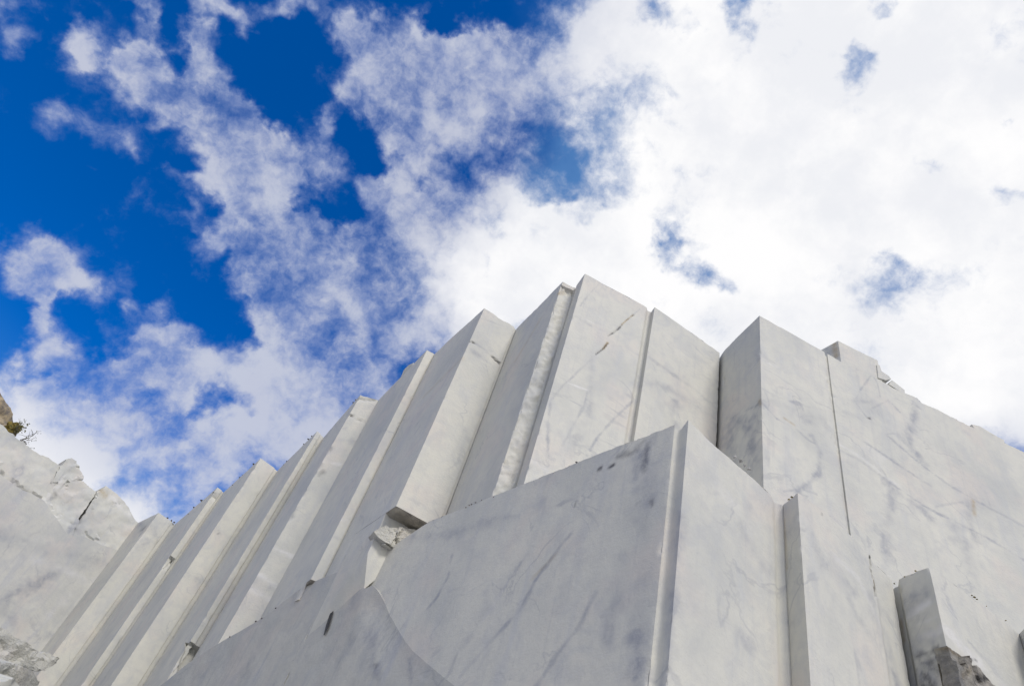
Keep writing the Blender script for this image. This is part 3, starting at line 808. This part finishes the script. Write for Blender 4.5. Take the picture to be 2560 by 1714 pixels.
block('marble_block', [v3(T['F10r'] + (.05, .70), H, 'i'), v3(T['S11'] + (.10, .72), H, ''), v3(T['S11'] + (.06, -.02), H, 'a'), v3(T['F11a'], H, 'a'), v3(T['F12l'] - f12 * .11, H - .02, 'a')]
      + cove(T['F12l'] - f12 * .11, T['F12l'] - f12 * .08 + (0, .055), T['F12l'] + (0, .055), .03, H - .1) + [v3(T['F12l'] - f12 * .005 + (0, .055), H - .12, 'i')],
      'sharp-cornered marble block with a shaded left side and a rusty seam', [
    ('v', [(1800, 1043), (1822, 1046), (1850, 1030), (1897, 1010)], ps11, .07, .8), ('v', [(1800, 1000), (1850, 950), (1897, 900)], ps11, .05, .3), ('w', [(1815, 990), (1890, 905)], ps11, .04, .6), ('w', [(1893, 920), (1890, 960)], ps11, .04, .5), ('v', [(1840, 1045), (1880, 1080), (1890, 1150)], ps11, .5, .55), ('v', [(1820, 1060), (1830, 1160)], ps11, .5, .5), ('b', [(1885, 1020), (1897, 1005)], ps11, .09, .35),
    ('o', [(1898, 1000), (1901, 1010)], ps11, .10, .5), ('v', [(1900, 1000), (1940, 1045), (1985, 1070), (2020, 1100), (2040, 1110)], pf11, .07, .8), ('o', [(1960, 1045), (1985, 1062)], pf11, .07, .6), ('v', [(1905, 970), (1950, 995), (2010, 1015), (2070, 1030)], pf11, .10, .55),
    ('v', [(1910, 1000), (1960, 1015), (2030, 1060)], pf11, .40, .4), ('v', [(2030, 1090), (2050, 1130), (2050, 1180), (2020, 1210), (1990, 1225)], pf11, .16, .6), ('v', [(1960, 1228), (2000, 1222), (2040, 1235)], pf11, .05, .6), ('v', [(1985, 800), (2025, 900), (2040, 960)], pf11, .03, .3), ('w', [(1905, 900), (1970, 930)], pf11, .05, .4), ('v', [(2030, 1040), (2060, 1050), (2070, 1070)], pf11, .25, .5)], .045, 11, zvis=8)
E12 = T['F12e'] + unit(T['F12e'] - T['F12l']) * 7
ns = 24
rs = random.Random(5)
prof12 = [v3(T['F12l'] - f12 * .005 + (0, .055), H - .12, 'i'), v3(T['F12l'], H - .03, 'a')]
zz = 0
cuts = {.10: -.10, .22: -.02, .36: -.10, .45: .0, .47: -.16, .55: -.08, .70: -.1, .83: .06, .93: -.08}
for f, dz in cuts.items():
    prof12.append(v3(T['F12l'] + (T['F12e'] - T['F12l']) * f, H + dz))
prof12.append(v3(T['F12e'], H - .02)); prof12.append(v3(E12, H, 'i'))
block('marble_block', prof12, 'long marble wall face with slanting grey veins running off to the right', [
    ('v', [(2100, 1065), (2170, 1110), (2260, 1170), (2330, 1215)], pf12, .07, .5), ('w', [(2090, 1105), (2150, 1140), (2220, 1195), (2250, 1215)], pf12, .09, .6), ('v', [(2090, 1120), (2150, 1150), (2230, 1210), (2320, 1270), (2460, 1340), (2580, 1410)], pf12, .07, .65),
    ('v', [(2220, 1090), (2290, 1150), (2370, 1210), (2430, 1245), (2570, 1320)], pf12, .06, .8), ('v', [(2290, 1010), (2280, 1060), (2270, 1100), (2300, 1150)], pf12, .30, .7), ('v', [(2250, 1090), (2290, 1140)], pf12, .25, .4),
    ('o', [(2433, 1252), (2436, 1285)], pf12, .13, .55), ('v', [(2430, 1240), (2425, 1290), (2440, 1350)], pf12, .30, .45), ('v', [(2135, 1005), (2150, 975), (2180, 935)], pf12, .05, .6), ('v', [(2135, 1000), (2150, 1020), (2165, 1040)], pf12, .05, .7), ('v', [(2180, 935), (2195, 960), (2200, 990)], pf12, .05, .5),
    ('v', [(2080, 990), (2130, 1000), (2180, 1005)], pf12, .16, .5), ('v', [(2060, 1025), (2110, 1030), (2150, 1045)], pf12, .18, .5), ('v', [(2180, 1020), (2220, 1000), (2250, 1030)], pf12, .05, .6), ('v', [(2280, 1008), (2300, 1020)], pf12, .06, .8), ('v', [(2240, 995), (2290, 1020), (2350, 1070)], pf12, .04, .4),
    ('v', [(2215, 1085), (2240, 1083)], pf12, .04, .5), ('v', [(2220, 1205), (2230, 1260), (2215, 1330), (2212, 1420)], pf12, .32, .5), ('v', [(2230, 1220), (2300, 1270), (2330, 1300)], pf12, .30, .4), ('v', [(2130, 1165), (2150, 1180)], pf12, .3, .4), ('v', [(2095, 1230), (2100, 1300)], pf12, .16, .6), ('v', [(2385, 1310), (2420, 1400), (2430, 1450)], pf12, .5, .3),
    ('v', [(2340, 1265), (2400, 1255), (2420, 1256)], pf12, .05, .5), ('v', [(2462, 1228), (2475, 1262)], pf12, .09, .45), ('w', [(2080, 1060), (2200, 1150)], pf12, .5, .25), ('v', [(2070, 940), (2110, 1000)], pf12, .1, .3), ('v', [(2310, 1285), (2340, 1297)], pf12, .1, .4),
    ('v', [(2115, 1072), (2122, 1075)], pf12, .08, .6), ('b', [(2171, 1045), (2175, 1046)], pf12, .05, .6), ('v', [(2140, 925), (2180, 925)], pf12, .03, .5)], .055, 12, zvis=7, chips=1.0)

# --- small cap blocks and slivers on the rim
pT = (T['F12l'] + (0, .05), T['F12e'] + (0, .05))
cb_c = atz((2095, 851), 21.2)[:2]
cb_r = cb_c + unit(T['F12e'] - T['F12l']) * 1.72
cb_l = cb_c + np.array([math.sin(math.radians(-24)), math.cos(math.radians(-24))]) * 1.1
tag(curtain('cap_block', [v3(cb_l, 21.15, 'i'), v3(cb_c, 21.2, 'a'), v3(cb_r, 21.2, 'a')], [(cb_r[0] + .3, cb_r[1] + 1.2, 21.2), (cb_l[0] + .6, cb_l[1] + .5, 21.15)], 19.75, .06, M_SAWN, None, (cb_c[0], cb_c[1], 19.75 + EYE),
          [('o', [(2085, 855), (2090, 890)], (cb_l, cb_c), .22, .55), ('v', [(2060, 870), (2085, 880)], (cb_l, cb_c), .3, .4)], 19.75, 1.0, seed=13),
    'small square marble block resting on the rim of the right wall', 'marble block')
rim = [([(2192, 912), (2199, 912), (2204, 928), (2222, 940), (2228, 947), (2215, 950), (2196, 944)], 'broken sliver of marble just right of the square rim block'),
       ([(2230, 950), (2262, 974), (2262, 984), (2240, 972), (2222, 960)], 'thin flake on the rim between the sliver and the notch'),
       ([(2430, 1060), (2450, 1065), (2485, 1086), (2510, 1100), (2512, 1110), (2470, 1093), (2440, 1076)], 'long thin slab lying on the rim toward the right edge')]
for ol, lb in rim:
    tag(sheet('stone_slab', ol, pT, .3, M_SAWN, res=.05, disp=.015, seed=len(lb)), lb, 'stone slab', 'broken slabs on the right rim')

# ------------------------------------------------------------------ the lower bench in front
inn = A_ + fr * .17 + lu * .04
prof = [v3(LE, LE[2] - .25, ''), v3(LE[:2] - lu * 1.0, LE[2], ''), v3(L_, HF, ''), v3(A_, HF, 'a')] + cove(A_, A_ + fr * .13 - lu * .0, B_, .11, HF - .10)
prof += [v3(A_ + fr * .13 + (B_ - A_ - fr * .13) * .45, HF - .06), v3(B_, HF + .03, 'a'), v3(B_ + fr * .12, HF - .02), v3(R_, HF, 'a')]
b2i = atz((1958, 1256), HF)[:2]
prof[-1] = v3(R_ - fr * .12, HF)
prof += cove(R_ - fr * .10, R_ + fr * .06 + (0, .10), b2i + (.0, -.02), .14, HF - .02) + [v3(b2i + (.03, .02), HF - .03, 'i')]
pFR = (B_, R_)
cv = (1706, 1100)
block('marble_block', prof, 'large front marble block with a rounded groove beside its sharp front corner', [
    ('v', [(1615, 1110), (1622, 1200), (1612, 1300), (1608, 1420), (1600, 1560), (1590, 1714)], PLN, .35, .65), ('b', [(1610, 1100), (1580, 1130), (1545, 1140)], PLN, .12, .55), ('b', [(1575, 1132), (1582, 1128)], PLN, .08, .8), ('b', [(1525, 1168), (1532, 1162)], PLN, .08, .85), ('b', [(1496, 1173), (1502, 1170)], PLN, .07, .7), ('b', [(1618, 1110), (1612, 1180)], PLN, .12, .4),
    ('b', [(1628, 1252), (1632, 1262)], PLN, .07, .5), ('b', [(1592, 1260), (1600, 1250)], PLN, .06, .4), ('b', [(1618, 1290), (1616, 1310)], PLN, .05, .5), ('b', [(1440, 1252), (1435, 1268)], PLN, .05, .6), ('v', [(1600, 1110), (1580, 1150), (1600, 1200), (1590, 1260)], PLN, .18, .5),
    ('v', [(1130, 1390), (1120, 1440), (1095, 1490), (1060, 1530)], PLN, .08, .75), ('v', [(1120, 1475), (1150, 1470)], PLN, .05, .4), ('v', [(1430, 1330), (1380, 1390), (1340, 1450), (1300, 1520), (1240, 1590), (1150, 1690)], PLN, .09, .65), ('o', [(1390, 1385), (1330, 1445)], PLN, .09, .25), ('w', [(1270, 1450), (1240, 1500), (1200, 1560)], PLN, .07, .5),
    ('v', [(1320, 1380), (1250, 1480), (1180, 1580), (1120, 1670)], PLN, .16, .4), ('v', [(1490, 1480), (1450, 1560), (1390, 1640), (1340, 1714)], PLN, .10, .55), ('v', [(1225, 1620), (1190, 1680), (1150, 1714)], PLN, .12, .5), ('v', [(1370, 1190), (1340, 1300)], PLN, .2, .4), ('w', [(1355, 1210), (1350, 1290)], PLN, .08, .4), ('v', [(1200, 1300), (1330, 1285), (1440, 1245)], PLN, .1, .35), ('v', [(1560, 1400), (1520, 1600)], PLN, .4, .35), ('v', [(1460, 1400), (1400, 1500)], PLN, .35, .25),
    ('v', [(1012, 1345), (1150, 1330), (1250, 1290)], PLN, .25, .4),
    ('v', [(1700, 1290), (1690, 1450), (1680, 1600), (1655, 1714)], (inn, B_), .25, .5), ('b', [(1683, 1535), (1680, 1550)], (inn, B_), .05, .45), ('v', [(1860, 1330), (1900, 1400), (1935, 1430)], pFR, .25, .4), ('v', [(1850, 1590), (1880, 1610)], pFR, .3, .3), ('w', [(1760, 1100), (1820, 1250)], pFR, .4, .3)],
    .05, 21, zvis=4.2, bk=np.array([1.9, 5.0]), chips=1.0)

# lower-left slab, a hand's breadth proud of the front block's face, with a curved saw-cut edge
sl_out = [(300, 1790), (400, 1714), (470, 1657), (533, 1616), (565, 1597), (620, 1565), (668, 1537), (708, 1504), (756, 1467), (800, 1447), (843, 1429), (876, 1410), (905, 1390), (940, 1369), (934, 1385), (926, 1410), (916, 1440), (908, 1468), (914, 1470), (930, 1462),
          (939, 1470), (948, 1488), (965, 1528), (997, 1583), (1027, 1623), (1073, 1662), (1105, 1688), (1138, 1714), (1240, 1800), (1100, 2150), (800, 2250), (450, 2200)]
sl = thing('marble_slab', (-2.17, 19.7, 0), 'dark grey saw-cut slab with a curved edge below the buttresses', 'marble slab')
arc = []
for i in range(9):
    o = i * 6
    arc.append(('w' if i % 2 else 'v', [(940 - o * .9, 1500 + o * .4), (985 - o * .9, 1580 + o * .3), (1030 - o, 1632 + o * .2), (1090 - o, 1686 + o * .2)], None, .03, .34 - i * .03))
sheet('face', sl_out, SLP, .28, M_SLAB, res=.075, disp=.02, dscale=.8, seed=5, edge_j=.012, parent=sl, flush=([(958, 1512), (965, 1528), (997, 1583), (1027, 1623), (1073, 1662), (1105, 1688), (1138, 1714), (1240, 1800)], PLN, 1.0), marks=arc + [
    ('v', [(930, 1640), (945, 1714)], None, .25, .6), ('b', [(935, 1655), (940, 1665)], None, .09, .4), ('v', [(700, 1530), (640, 1620), (600, 1714)], None, .5, .4), ('v', [(900, 1560), (860, 1640)], None, .4, .35), ('v', [(1020, 1640), (1027, 1714)], None, .09, .6),
    ('w', [(850, 1450), (830, 1530)], None, .25, .5), ('b', [(793, 1617), (800, 1611)], None, .05, .9), ('v', [(905, 1430), (880, 1520), (930, 1600)], None, .4, .4), ('b', [(681, 1531), (684, 1528)], None, .05, .9), ('w', [(1040, 1690), (1100, 1705)], None, .05, .6), ('v', [(560, 1640), (480, 1714)], None, .6, .35)])
# the drill slot: a tapering shallow dish, the shade of its depth painted near-black
sn = np.array([math.sin(math.radians(239)), math.cos(math.radians(239))])
S7P = (TOP['F6r'], TOP['F7a'])
_sd7 = unit(TOP['F6r'] - TOP['F7a']); _fd7 = unit(TOP['F7r'] - TOP['F7a'])
b2 = TOP['F7a'] + _sd7 * .62
u0 = np.append(J7, 10.49); bt = np.append(b2, 10.49)
p1 = np.append(b2, hit((940, 1369), *S7P)[2]); p2_ = hit((908, 1470), *SLP) - np.append(_pn * .03, 0); j2 = np.append(J7, 7.0) - np.append(_pn * .01, 0)
p3 = p1 + np.append(_fd7 * .8, 0); ct = bt + np.append(_fd7 * .8, 0)
sv = [v + (0, 0, EYE) for v in (u0, j2, p1, bt, p2_, p3, ct)]
sv += [sv[1] + np.append(-_pn * 1.0, 0)]
link_mesh('spur', sv, [(0, 1, 2, 3), (1, 4, 2), (3, 2, 5, 6), (2, 4, 5), (1, 7, 5, 4)], M_SAWN, bpy.data.objects['marble_slab'], tuple(sv[4]), np.zeros((8, 4)))
q = [hit(p, *SLP) + (0, 0, EYE) for p in [(834, 1519), (836, 1524), (831, 1545), (824, 1567), (814, 1588), (811, 1588), (817, 1564), (825, 1540)]]
n8 = len(q); cen = sum(q) / n8
fr_v = [p + np.append(sn * .034, 0) for p in q]
in_v = [cen + (p - cen) * .5 + np.append(sn * .026, 0) for p in q]
Fs = [(i, (i + 1) % n8, n8 + (i + 1) % n8, n8 + i) for i in range(n8)] + [tuple(range(n8, 2 * n8))]
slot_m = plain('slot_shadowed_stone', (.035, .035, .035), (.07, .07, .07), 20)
o = link_mesh('drill_slot', fr_v + in_v, Fs, slot_m, sl, tuple(q[0]), np.zeros((2 * n8, 4)))
o['label'] = 'narrow dark slot cut into the slab'

# rocks wedged under the hanging buttress
def at_depth(p, y):
    d = ray(p); return d * y / d[1] + (0, 0, EYE)
RK = (TOP['F7a'] + unit(TOP['F6r'] - TOP['F7a']) * .38, TOP['F7r'] + unit(TOP['F6r'] - TOP['F7a']) * .38)
tag(sheet('wedged_rock', [(936, 1326), (950, 1316), (968, 1310), (974, 1318), (1005, 1318), (1036, 1322), (1050, 1330), (1040, 1350), (990, 1370), (962, 1355), (945, 1340)], RK, .5, M_BROKEN, res=.035, disp=.03, dscale=3.0, seed=2, edge_j=.02, facet=.10, fsize=.35),
    'flat grey rock lodged under the dark undercut', 'rock', 'rocks lodged below the hanging buttress')
tag(sheet('wedged_rock', [(907, 1368), (910, 1352), (922, 1342), (938, 1336), (955, 1350), (968, 1362), (945, 1368), (930, 1372), (918, 1383), (910, 1381)], SLP, .4, M_BROKEN, res=.035, disp=.04, dscale=3.0, seed=9, edge_j=.02, offset=.05, facet=.08, fsize=.3),
    'rounded white rock at the left end of the lodged pile', 'rock', 'rocks lodged below the hanging buttress')

# ------------------------------------------------------------------ right-hand blocks of the lower bench
def pz(p, z=HF): return atz(p, z)[:2]
b2a, b2r = pz((1994, 1231)), pz((2176, 1387))
p2 = (b2a, b2r)
BK2 = np.array([1.6, 4.5])
m1 = pz((2071, 1284))
b3a, b3r = pz((2180, 1400)), pz((2229, 1446))
block('marble_block', [v3(b2i, HF - .05, 'i'), v3(b2a, HF, 'a'), v3(hit((2071, 1283), *p2), hit((2071, 1283), *p2)[2], ''), v3(b2r, HF, ''), v3(b3a, HF - .02, ''), v3(b3r, HF, 'a'), v3(b3r + unit(b2i - b2a) * .5, HF, 'i')],
      'marble block with a short dark slit in its top edge and a narrow shaded side', [
    ('b', [(2178, 1394), (2184, 1440), (2191, 1488)], p2, .065, 1.0, .25), ('o', [(2184, 1430), (2191, 1488)], p2, .04, .8),
    ('v', [(2060, 1400), (2090, 1440), (2130, 1470)], p2, .3, .5), ('w', [(2090, 1390), (2150, 1450), (2200, 1560), (2230, 1650)], p2, .12, .45), ('v', [(2180, 1500), (2200, 1580), (2230, 1640)], p2, .3, .5), ('v', [(2120, 1500), (2170, 1580)], p2, .3, .35), ('b', [(2055, 1285)], p2, .06, 1.0),
    ('v', [(2200, 1500), (2230, 1600), (2250, 1714)], p2, .3, .5), ('v', [(2030, 1330), (2060, 1420)], p2, .35, .3),
    ('o', [(1960, 1300), (1968, 1420)], (b2i, b2a), .08, .35), ('v', [(1965, 1330), (1985, 1320)], (b2i, b2a), .3, .3)], .04, 31, zvis=4.2, bk=BK2, group='blocks of the lower bench on the right')
b4i, b4s, b4a, b4r = pz((2232, 1462)), pz((2247, 1447)), pz((2322, 1411)), pz((2545, 1577))
p4 = (b4a, b4r); p4s = (b4s, b4a)
t4 = thing('marble_block', (b4a[0], b4a[1], 0), 'leaning-looking marble block whose lower left is broken and stained black', 'marble block', 'blocks of the lower bench on the right')
e4 = b4r
bk4 = [(e4[0] + BK2[0], e4[1] + BK2[1], HF), (b4i[0] + BK2[0], b4i[1] + BK2[1], HF)]
zc4 = hit((2369, 1616), *p4)[2]
curtain('upper_block', [v3(b4i, HF - .08, 'i'), v3(b4i + (b4s - b4i) * .6 + (.05, .02), HF - .08, ''), v3(b4s, HF, 'a'), v3(b4a, HF, 'a'), v3(b4r, HF, 'i')], bk4, -EYE, .05, M_SAWN, t4, (b4a[0], b4a[1], 0),
        [('w', [(2270, 1540), (2325, 1505)], p4s, .12, .8), ('w', [(2290, 1560), (2340, 1540)], p4s, .10, .7), ('w', [(2300, 1590), (2350, 1580)], p4s, .10, .6), ('v', [(2262, 1500), (2310, 1480)], p4s, .25, .4), ('v', [(2270, 1520), (2300, 1600)], p4s, .3, .3),
         ('b', [(2275, 1650), (2300, 1636), (2340, 1625)], p4s, .12, .75), ('b', [(2345, 1612), (2343, 1640)], p4s, .05, 1.0), ('b', [(2280, 1660), (2290, 1700), (2310, 1714)], p4s, .14, .8), ('b', [(2310, 1680), (2330, 1714)], p4s, .14, .8), ('b', [(2300, 1650), (2330, 1670)], p4s, .12, .5), ('v', [(2300, 1640), (2360, 1714)], p4s, .6, .8), ('v', [(2280, 1700), (2350, 1690)], p4s, .7, .9), ('b', [(2320, 1640), (2345, 1680)], p4s, .16, .6),
         ('o', [(2250, 1550), (2258, 1600)], (b4i, b4s), .09, .5), ('w', [(2360, 1570), (2440, 1650), (2510, 1714)], p4, .18, .5), ('v', [(2420, 1600), (2500, 1690)], p4, .05, .5), ('b', [(2428, 1643), (2440, 1650)], p4, .04, .9), ('w', [(2400, 1600), (2480, 1690)], p4, .10, .4)], 4.2, 1.0, seed=41)
# broken lower corner of that block
tag(sheet('broken_corner', [(2371, 1612), (2395, 1626), (2412, 1640), (2440, 1662), (2470, 1690), (2510, 1730), (2560, 1900), (2437, 1900), (2405, 1760), (2389, 1690), (2378, 1640)], p4, .3, M_STAIN_SHADE, res=.035, disp=.04, dscale=3.0, parent=t4, seed=4, offset=.09, edge_j=.03, facet=.12, fsize=.5,
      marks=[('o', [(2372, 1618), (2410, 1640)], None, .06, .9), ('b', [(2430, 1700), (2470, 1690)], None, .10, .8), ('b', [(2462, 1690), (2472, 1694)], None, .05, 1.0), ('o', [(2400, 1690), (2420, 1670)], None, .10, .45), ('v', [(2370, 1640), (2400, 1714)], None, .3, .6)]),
    'rough stained broken corner with painted undercut shade')
b5e = pz((2600, 1531)) 
b5r = b5e + unit(b4r - b4a) * 5
block('marble_block', [v3(b4r + (.02, -.0), HF - .05, 'i'), v3(b5e, HF, 'a'), v3(b5r, HF, 'i')], 'blue-grey shaded block side cut off by the right edge of the photo', [], .08, 51, zvis=4.5, bk=BK2, mat=M_SAWN_DULL, group='blocks of the lower bench on the right')

# ------------------------------------------------------------------ rubble at lower left
RW = (at_depth((0, 1600), 34)[:2], at_depth((146, 1648), 36.0)[:2])
tag(sheet('rubble_boulder', [(-120, 1500), (0, 1566), (30, 1584), (56, 1601), (80, 1612), (110, 1628), (147, 1645), (140, 1656), (118, 1669), (100, 1674), (88, 1676), (60, 1668), (30, 1660), (0, 1653), (-120, 1620)], RW, 4, M_BROKEN, res=.11, disp=.15, dscale=1.6, edge_j=.12, seed=61, offset=.1, facet=.45, fsize=.9),
    'rough grey and white boulder jammed against the first buttress', 'boulder', 'boulders at the foot of the left wall')
RW2 = (at_depth((0, 1680), 31)[:2], at_depth((106, 1700), 33.5)[:2])
tag(sheet('rubble_boulder', [(-120, 1600), (0, 1652), (40, 1664), (86, 1677), (92, 1688), (106, 1704), (106, 1740), (90, 1900), (-120, 1900)], RW2, 3, M_BROKEN, res=.11, disp=.10, dscale=1.6, edge_j=.10, seed=71, facet=.35, fsize=1.1),
    'ochre-tinged pale boulder below the rough grey one', 'boulder', 'boulders at the foot of the left wall')
RW3 = (at_depth((0, 1700), 27)[:2], at_depth((52, 1714), 28)[:2])
tag(sheet('rubble_boulder', [(-120, 1680), (0, 1700), (12, 1693), (24, 1690), (34, 1696), (46, 1708), (60, 1726), (60, 1850), (-120, 1850)], RW3, 2, M_SAWN, res=.10, disp=.2, dscale=1.2, edge_j=.06, seed=81),
    'smooth white boulder in the bottom left corner', 'boulder', 'boulders at the foot of the left wall')

# brown weathered rock and shrub at the far left rim
BW = (TOP['W0'] - Wn * 1.5, TOP['Wc'] - Wn * 1.5)
tag(sheet('weathered_rock', [(-150, 900), (-40, 930), (0, 982), (10, 1000), (22, 1016), (30, 1030), (33, 1050), (39, 1066), (33, 1090), (0, 1085), (-150, 1000)], BW, 3, M_BROWN, res=.16, disp=.35, dscale=.8, edge_j=.1, seed=91),
    'weathered brown and grey rock at the far left rim', 'rock')


def tube(bm, pts, r0, r1, n=5):
    rings = []
    for i, p in enumerate(pts):
        p = Vector(p); d = (Vector(pts[min(i + 1, len(pts) - 1)]) - Vector(pts[max(i - 1, 0)])).normalized()
        a = d.orthogonal().normalized(); b = d.cross(a)
        r = r0 + (r1 - r0) * i / max(1, len(pts) - 1)
        rings.append([bm.verts.new(p + (a * math.cos(t) + b * math.sin(t)) * r) for t in [2 * math.pi * k / n for k in range(n)]])
    for A, B in zip(rings[:-1], rings[1:]):
        for k in range(n): bm.faces.new((A[k], A[(k + 1) % n], B[(k + 1) % n], B[k]))


def bm_obj(name, bm, mat, parent=None, loc=(0, 0, 0)):
    me = bpy.data.meshes.new(name); bm.to_mesh(me); bm.free(); me.materials.append(mat)
    o = bpy.data.objects.new(name, me); COL.objects.link(o)
    if parent: o.parent = parent
    o.location = loc
    return o


def shrub(base_px, tips, label, leaf_n, seed, plane, twig=.03, leaf=.08):
    rnd = random.Random(seed)
    b = hit(base_px, *plane) + (0, 0, EYE)
    t = thing('shrub', tuple(b), label, 'shrub')
    bt, bl = bmesh.new(), bmesh.new()
    for tp in tips:
        e = hit(tp, *plane) + (0, 0, EYE) - b
        e = e + np.array([rnd.uniform(-.4, .4), rnd.uniform(-.4, .4), 0])
        pts = []
        for i in range(7):
            f = i / 6
            pts.append(Vector(e) * f + Vector((rnd.uniform(-1, 1), rnd.uniform(-1, 1), rnd.uniform(-1, 1))) * .10 * (f > 0) + Vector((0, 0, .25 * f * (1 - f))))
        tube(bt, pts, twig, twig * .3)
        for k in range(3):
            s = pts[rnd.randint(2, 5)]
            d = Vector((rnd.gauss(0, 1), rnd.gauss(0, 1), rnd.gauss(.3, 1))).normalized() * rnd.uniform(.3, .7)
            tube(bt, [s, s + d * .5 + Vector((0, 0, .05)), s + d], twig * .5, twig * .2, 4)
            for q in range(leaf_n):
                c = s + d * rnd.uniform(.3, 1.1) + Vector((rnd.gauss(0, .09), rnd.gauss(0, .09), rnd.gauss(0, .09)))
                u = Vector((rnd.gauss(0, 1), rnd.gauss(0, 1), rnd.gauss(0, 1))).normalized() * leaf * rnd.uniform(.6, 1.3)
                w = u.orthogonal().normalized() * leaf * .35
                bl.faces.new([bl.verts.new(c), bl.verts.new(c + u * .5 + w), bl.verts.new(c + u), bl.verts.new(c + u * .5 - w)])
    bm_obj('branches', bt, M_TWIG, t); bm_obj('leaves', bl, M_LEAF, t)
    return t


SP = (TOP['W0'] - Wn * .6, TOP['Wc'] - Wn * .6)
shrub((35, 1092), [(52, 1050), (45, 1048), (40, 1056), (50, 1066), (48, 1058)], 'small olive-green tuft at the foot of the brown rock', 5, 3, SP, .02, .13)
shrub((46, 1104), [(95, 1074), (80, 1096), (76, 1116), (70, 1108), (66, 1090)], 'bare twiggy shrub overhanging the left rim', 3, 5, SP, .028, .09)
bmm = bmesh.new()
bmesh.ops.create_icosphere(bmm, subdivisions=4, radius=.42)
for v in bmm.verts: v.co += v.co.normalized() * .22 * fract(v.co, 4, 4)
tag(bm_obj('moss_cushion', bmm, M_MOSS, None, tuple(hit((33, 1072), TOP['W0'] - Wn * 1.1, TOP['Wc'] - Wn * 1.1) + (0, 0, EYE))), 'yellow-brown moss cushion under the brown rock', 'moss')

# ------------------------------------------------------------------ loose stones on the ledges
def stones(px, z, plane, label, group, mat=M_DARKSTONE, size=.06):
    """a few loose stones set down on a rim, each its own object"""
    for i, (p, s) in enumerate(px):
        w = hit(p, *plane) if plane is not None else atz(p, z)
        k = .42 * s
        boulder('loose_stone', (w[0], w[1], w[2] + EYE), (k * random.uniform(.9, 1.4), k * random.uniform(.9, 1.3), k * random.uniform(.6, .9)), mat, 100 + i * 7 + int(p[0]), .25, 1)
        o = bpy.data.objects[-1] if False else None


def rim_stones(items, plane, label, group, mat):
    for i, (p, s) in enumerate(items):
        w = hit(p, *plane)
        s *= .75
        o = boulder('loose_stone', (w[0], w[1], w[2] + EYE), (s * 1.3, s * 1.1, s * .8), mat, 200 + int(p[0]) * 3 + int(p[1]), .25, 1)
        tag(o, label, 'stone', group)


def inset(pl, d):
    a, b = np.array(pl[0]), np.array(pl[1]); u = unit(b - a); n = np.array([u[1], -u[0]])
    return (a - n * d, b - n * d)


rim_stones([((504, 1250), .14), ((485, 1268), .10), ((471, 1284), .07), ((534, 1231), .09)], PL('F1r', 'F2a'), 'dark loose stone on the rim of the narrow notched buttress', 'stones on the notched buttress rim', M_DARKSTONE)
rim_stones([((634, 1160), .10), ((606, 1187), .10), ((582, 1212), .06), ((600, 1193), .08)], PL('F2r', 'F3a'), 'dark loose stone on the rim of the third buttress', 'stones on the third buttress rim', M_DARKSTONE)
rim_stones([((772, 1097), .11), ((760, 1110), .07), ((717, 1153), .08), ((780, 1090), .07), ((709, 1161), .06)], PL('F3r', 'F4a'), 'dark loose stone on the rim of the very narrow buttress', 'stones on the very narrow buttress rim', M_DARKSTONE)
rim_stones([((884, 1006), .07), ((890, 1000), .08)], PL('F4r', 'F5a'), 'dark loose stone beside the cracked cap block', 'stones by the cracked cap', M_DARKSTONE)
rim_stones([((419, 1294), .10), ((430, 1301), .12), ((436, 1305), .10)], PL('F1a', 'F1r'), 'small dark stone along the top of the farthest buttress', 'stones on the farthest buttress', M_DARKSTONE)
tag(sheet('stone_slab', [(1003, 941), (1010, 925), (1022, 912), (1033, 906), (1030, 912), (1018, 925), (1006, 938)], inset(PL('F5r', 'F6a'), .1), .3, M_BROKEN, res=.05, disp=.02, seed=8), 'thin broken flake lying on the rim above the slim buttress', 'stone slab')
rim_stones([((1173, 1263), .035), ((1179, 1260), .03), ((1165, 1268), .03), ((1189, 1256), .03), ((1204, 1249), .025)], PLN, 'dark crumb on the front block rim below the hanging buttress', 'crumbs on the left part of the front block rim', M_DARKSTONE)
rim_stones([((1442, 1155), .045), ((1234, 1242), .025)], PLN, 'dark crumb midway along the front block rim', 'crumbs midway along the front block rim', M_DARKSTONE)
rim_stones([((1838, 1142), .06), ((1850, 1152), .07), ((1862, 1163), .05), ((1872, 1172), .06)], inset(pFR, .03), 'pale flake standing on the front block rim left of the shaded block side', 'flakes on the front block rim', M_PALESTONE)
rim_stones([((1972, 1248), .04), ((1980, 1242), .04)], (b2i, b2a), 'brown crumb on top of the narrow shaded side', 'crumbs on the narrow shaded side', M_MOSS)
rim_stones([((2262, 1441), .03), ((2289, 1426), .03), ((2236, 1458), .03)], (b4s, b4a), 'mossy crumb on top of the block with the stained foot', 'mossy crumbs on the stained block', M_MOSS)
rim_stones([((2430, 1487), .03), ((2436, 1492), .04), ((2442, 1497), .03), ((2466, 1514), .02), ((2514, 1550), .03)], p4, 'mossy crumb on the sloping front rim of the stained block', 'crumbs on the sloping rim of the stained block', M_MOSS)
rim_stones([((640, 1553), .06), ((655, 1545), .05), ((690, 1519), .05), ((575, 1591), .05)], SLP, 'dark crumb on the top edge of the grey slab', 'crumbs on the grey slab edge', M_DARKSTONE)
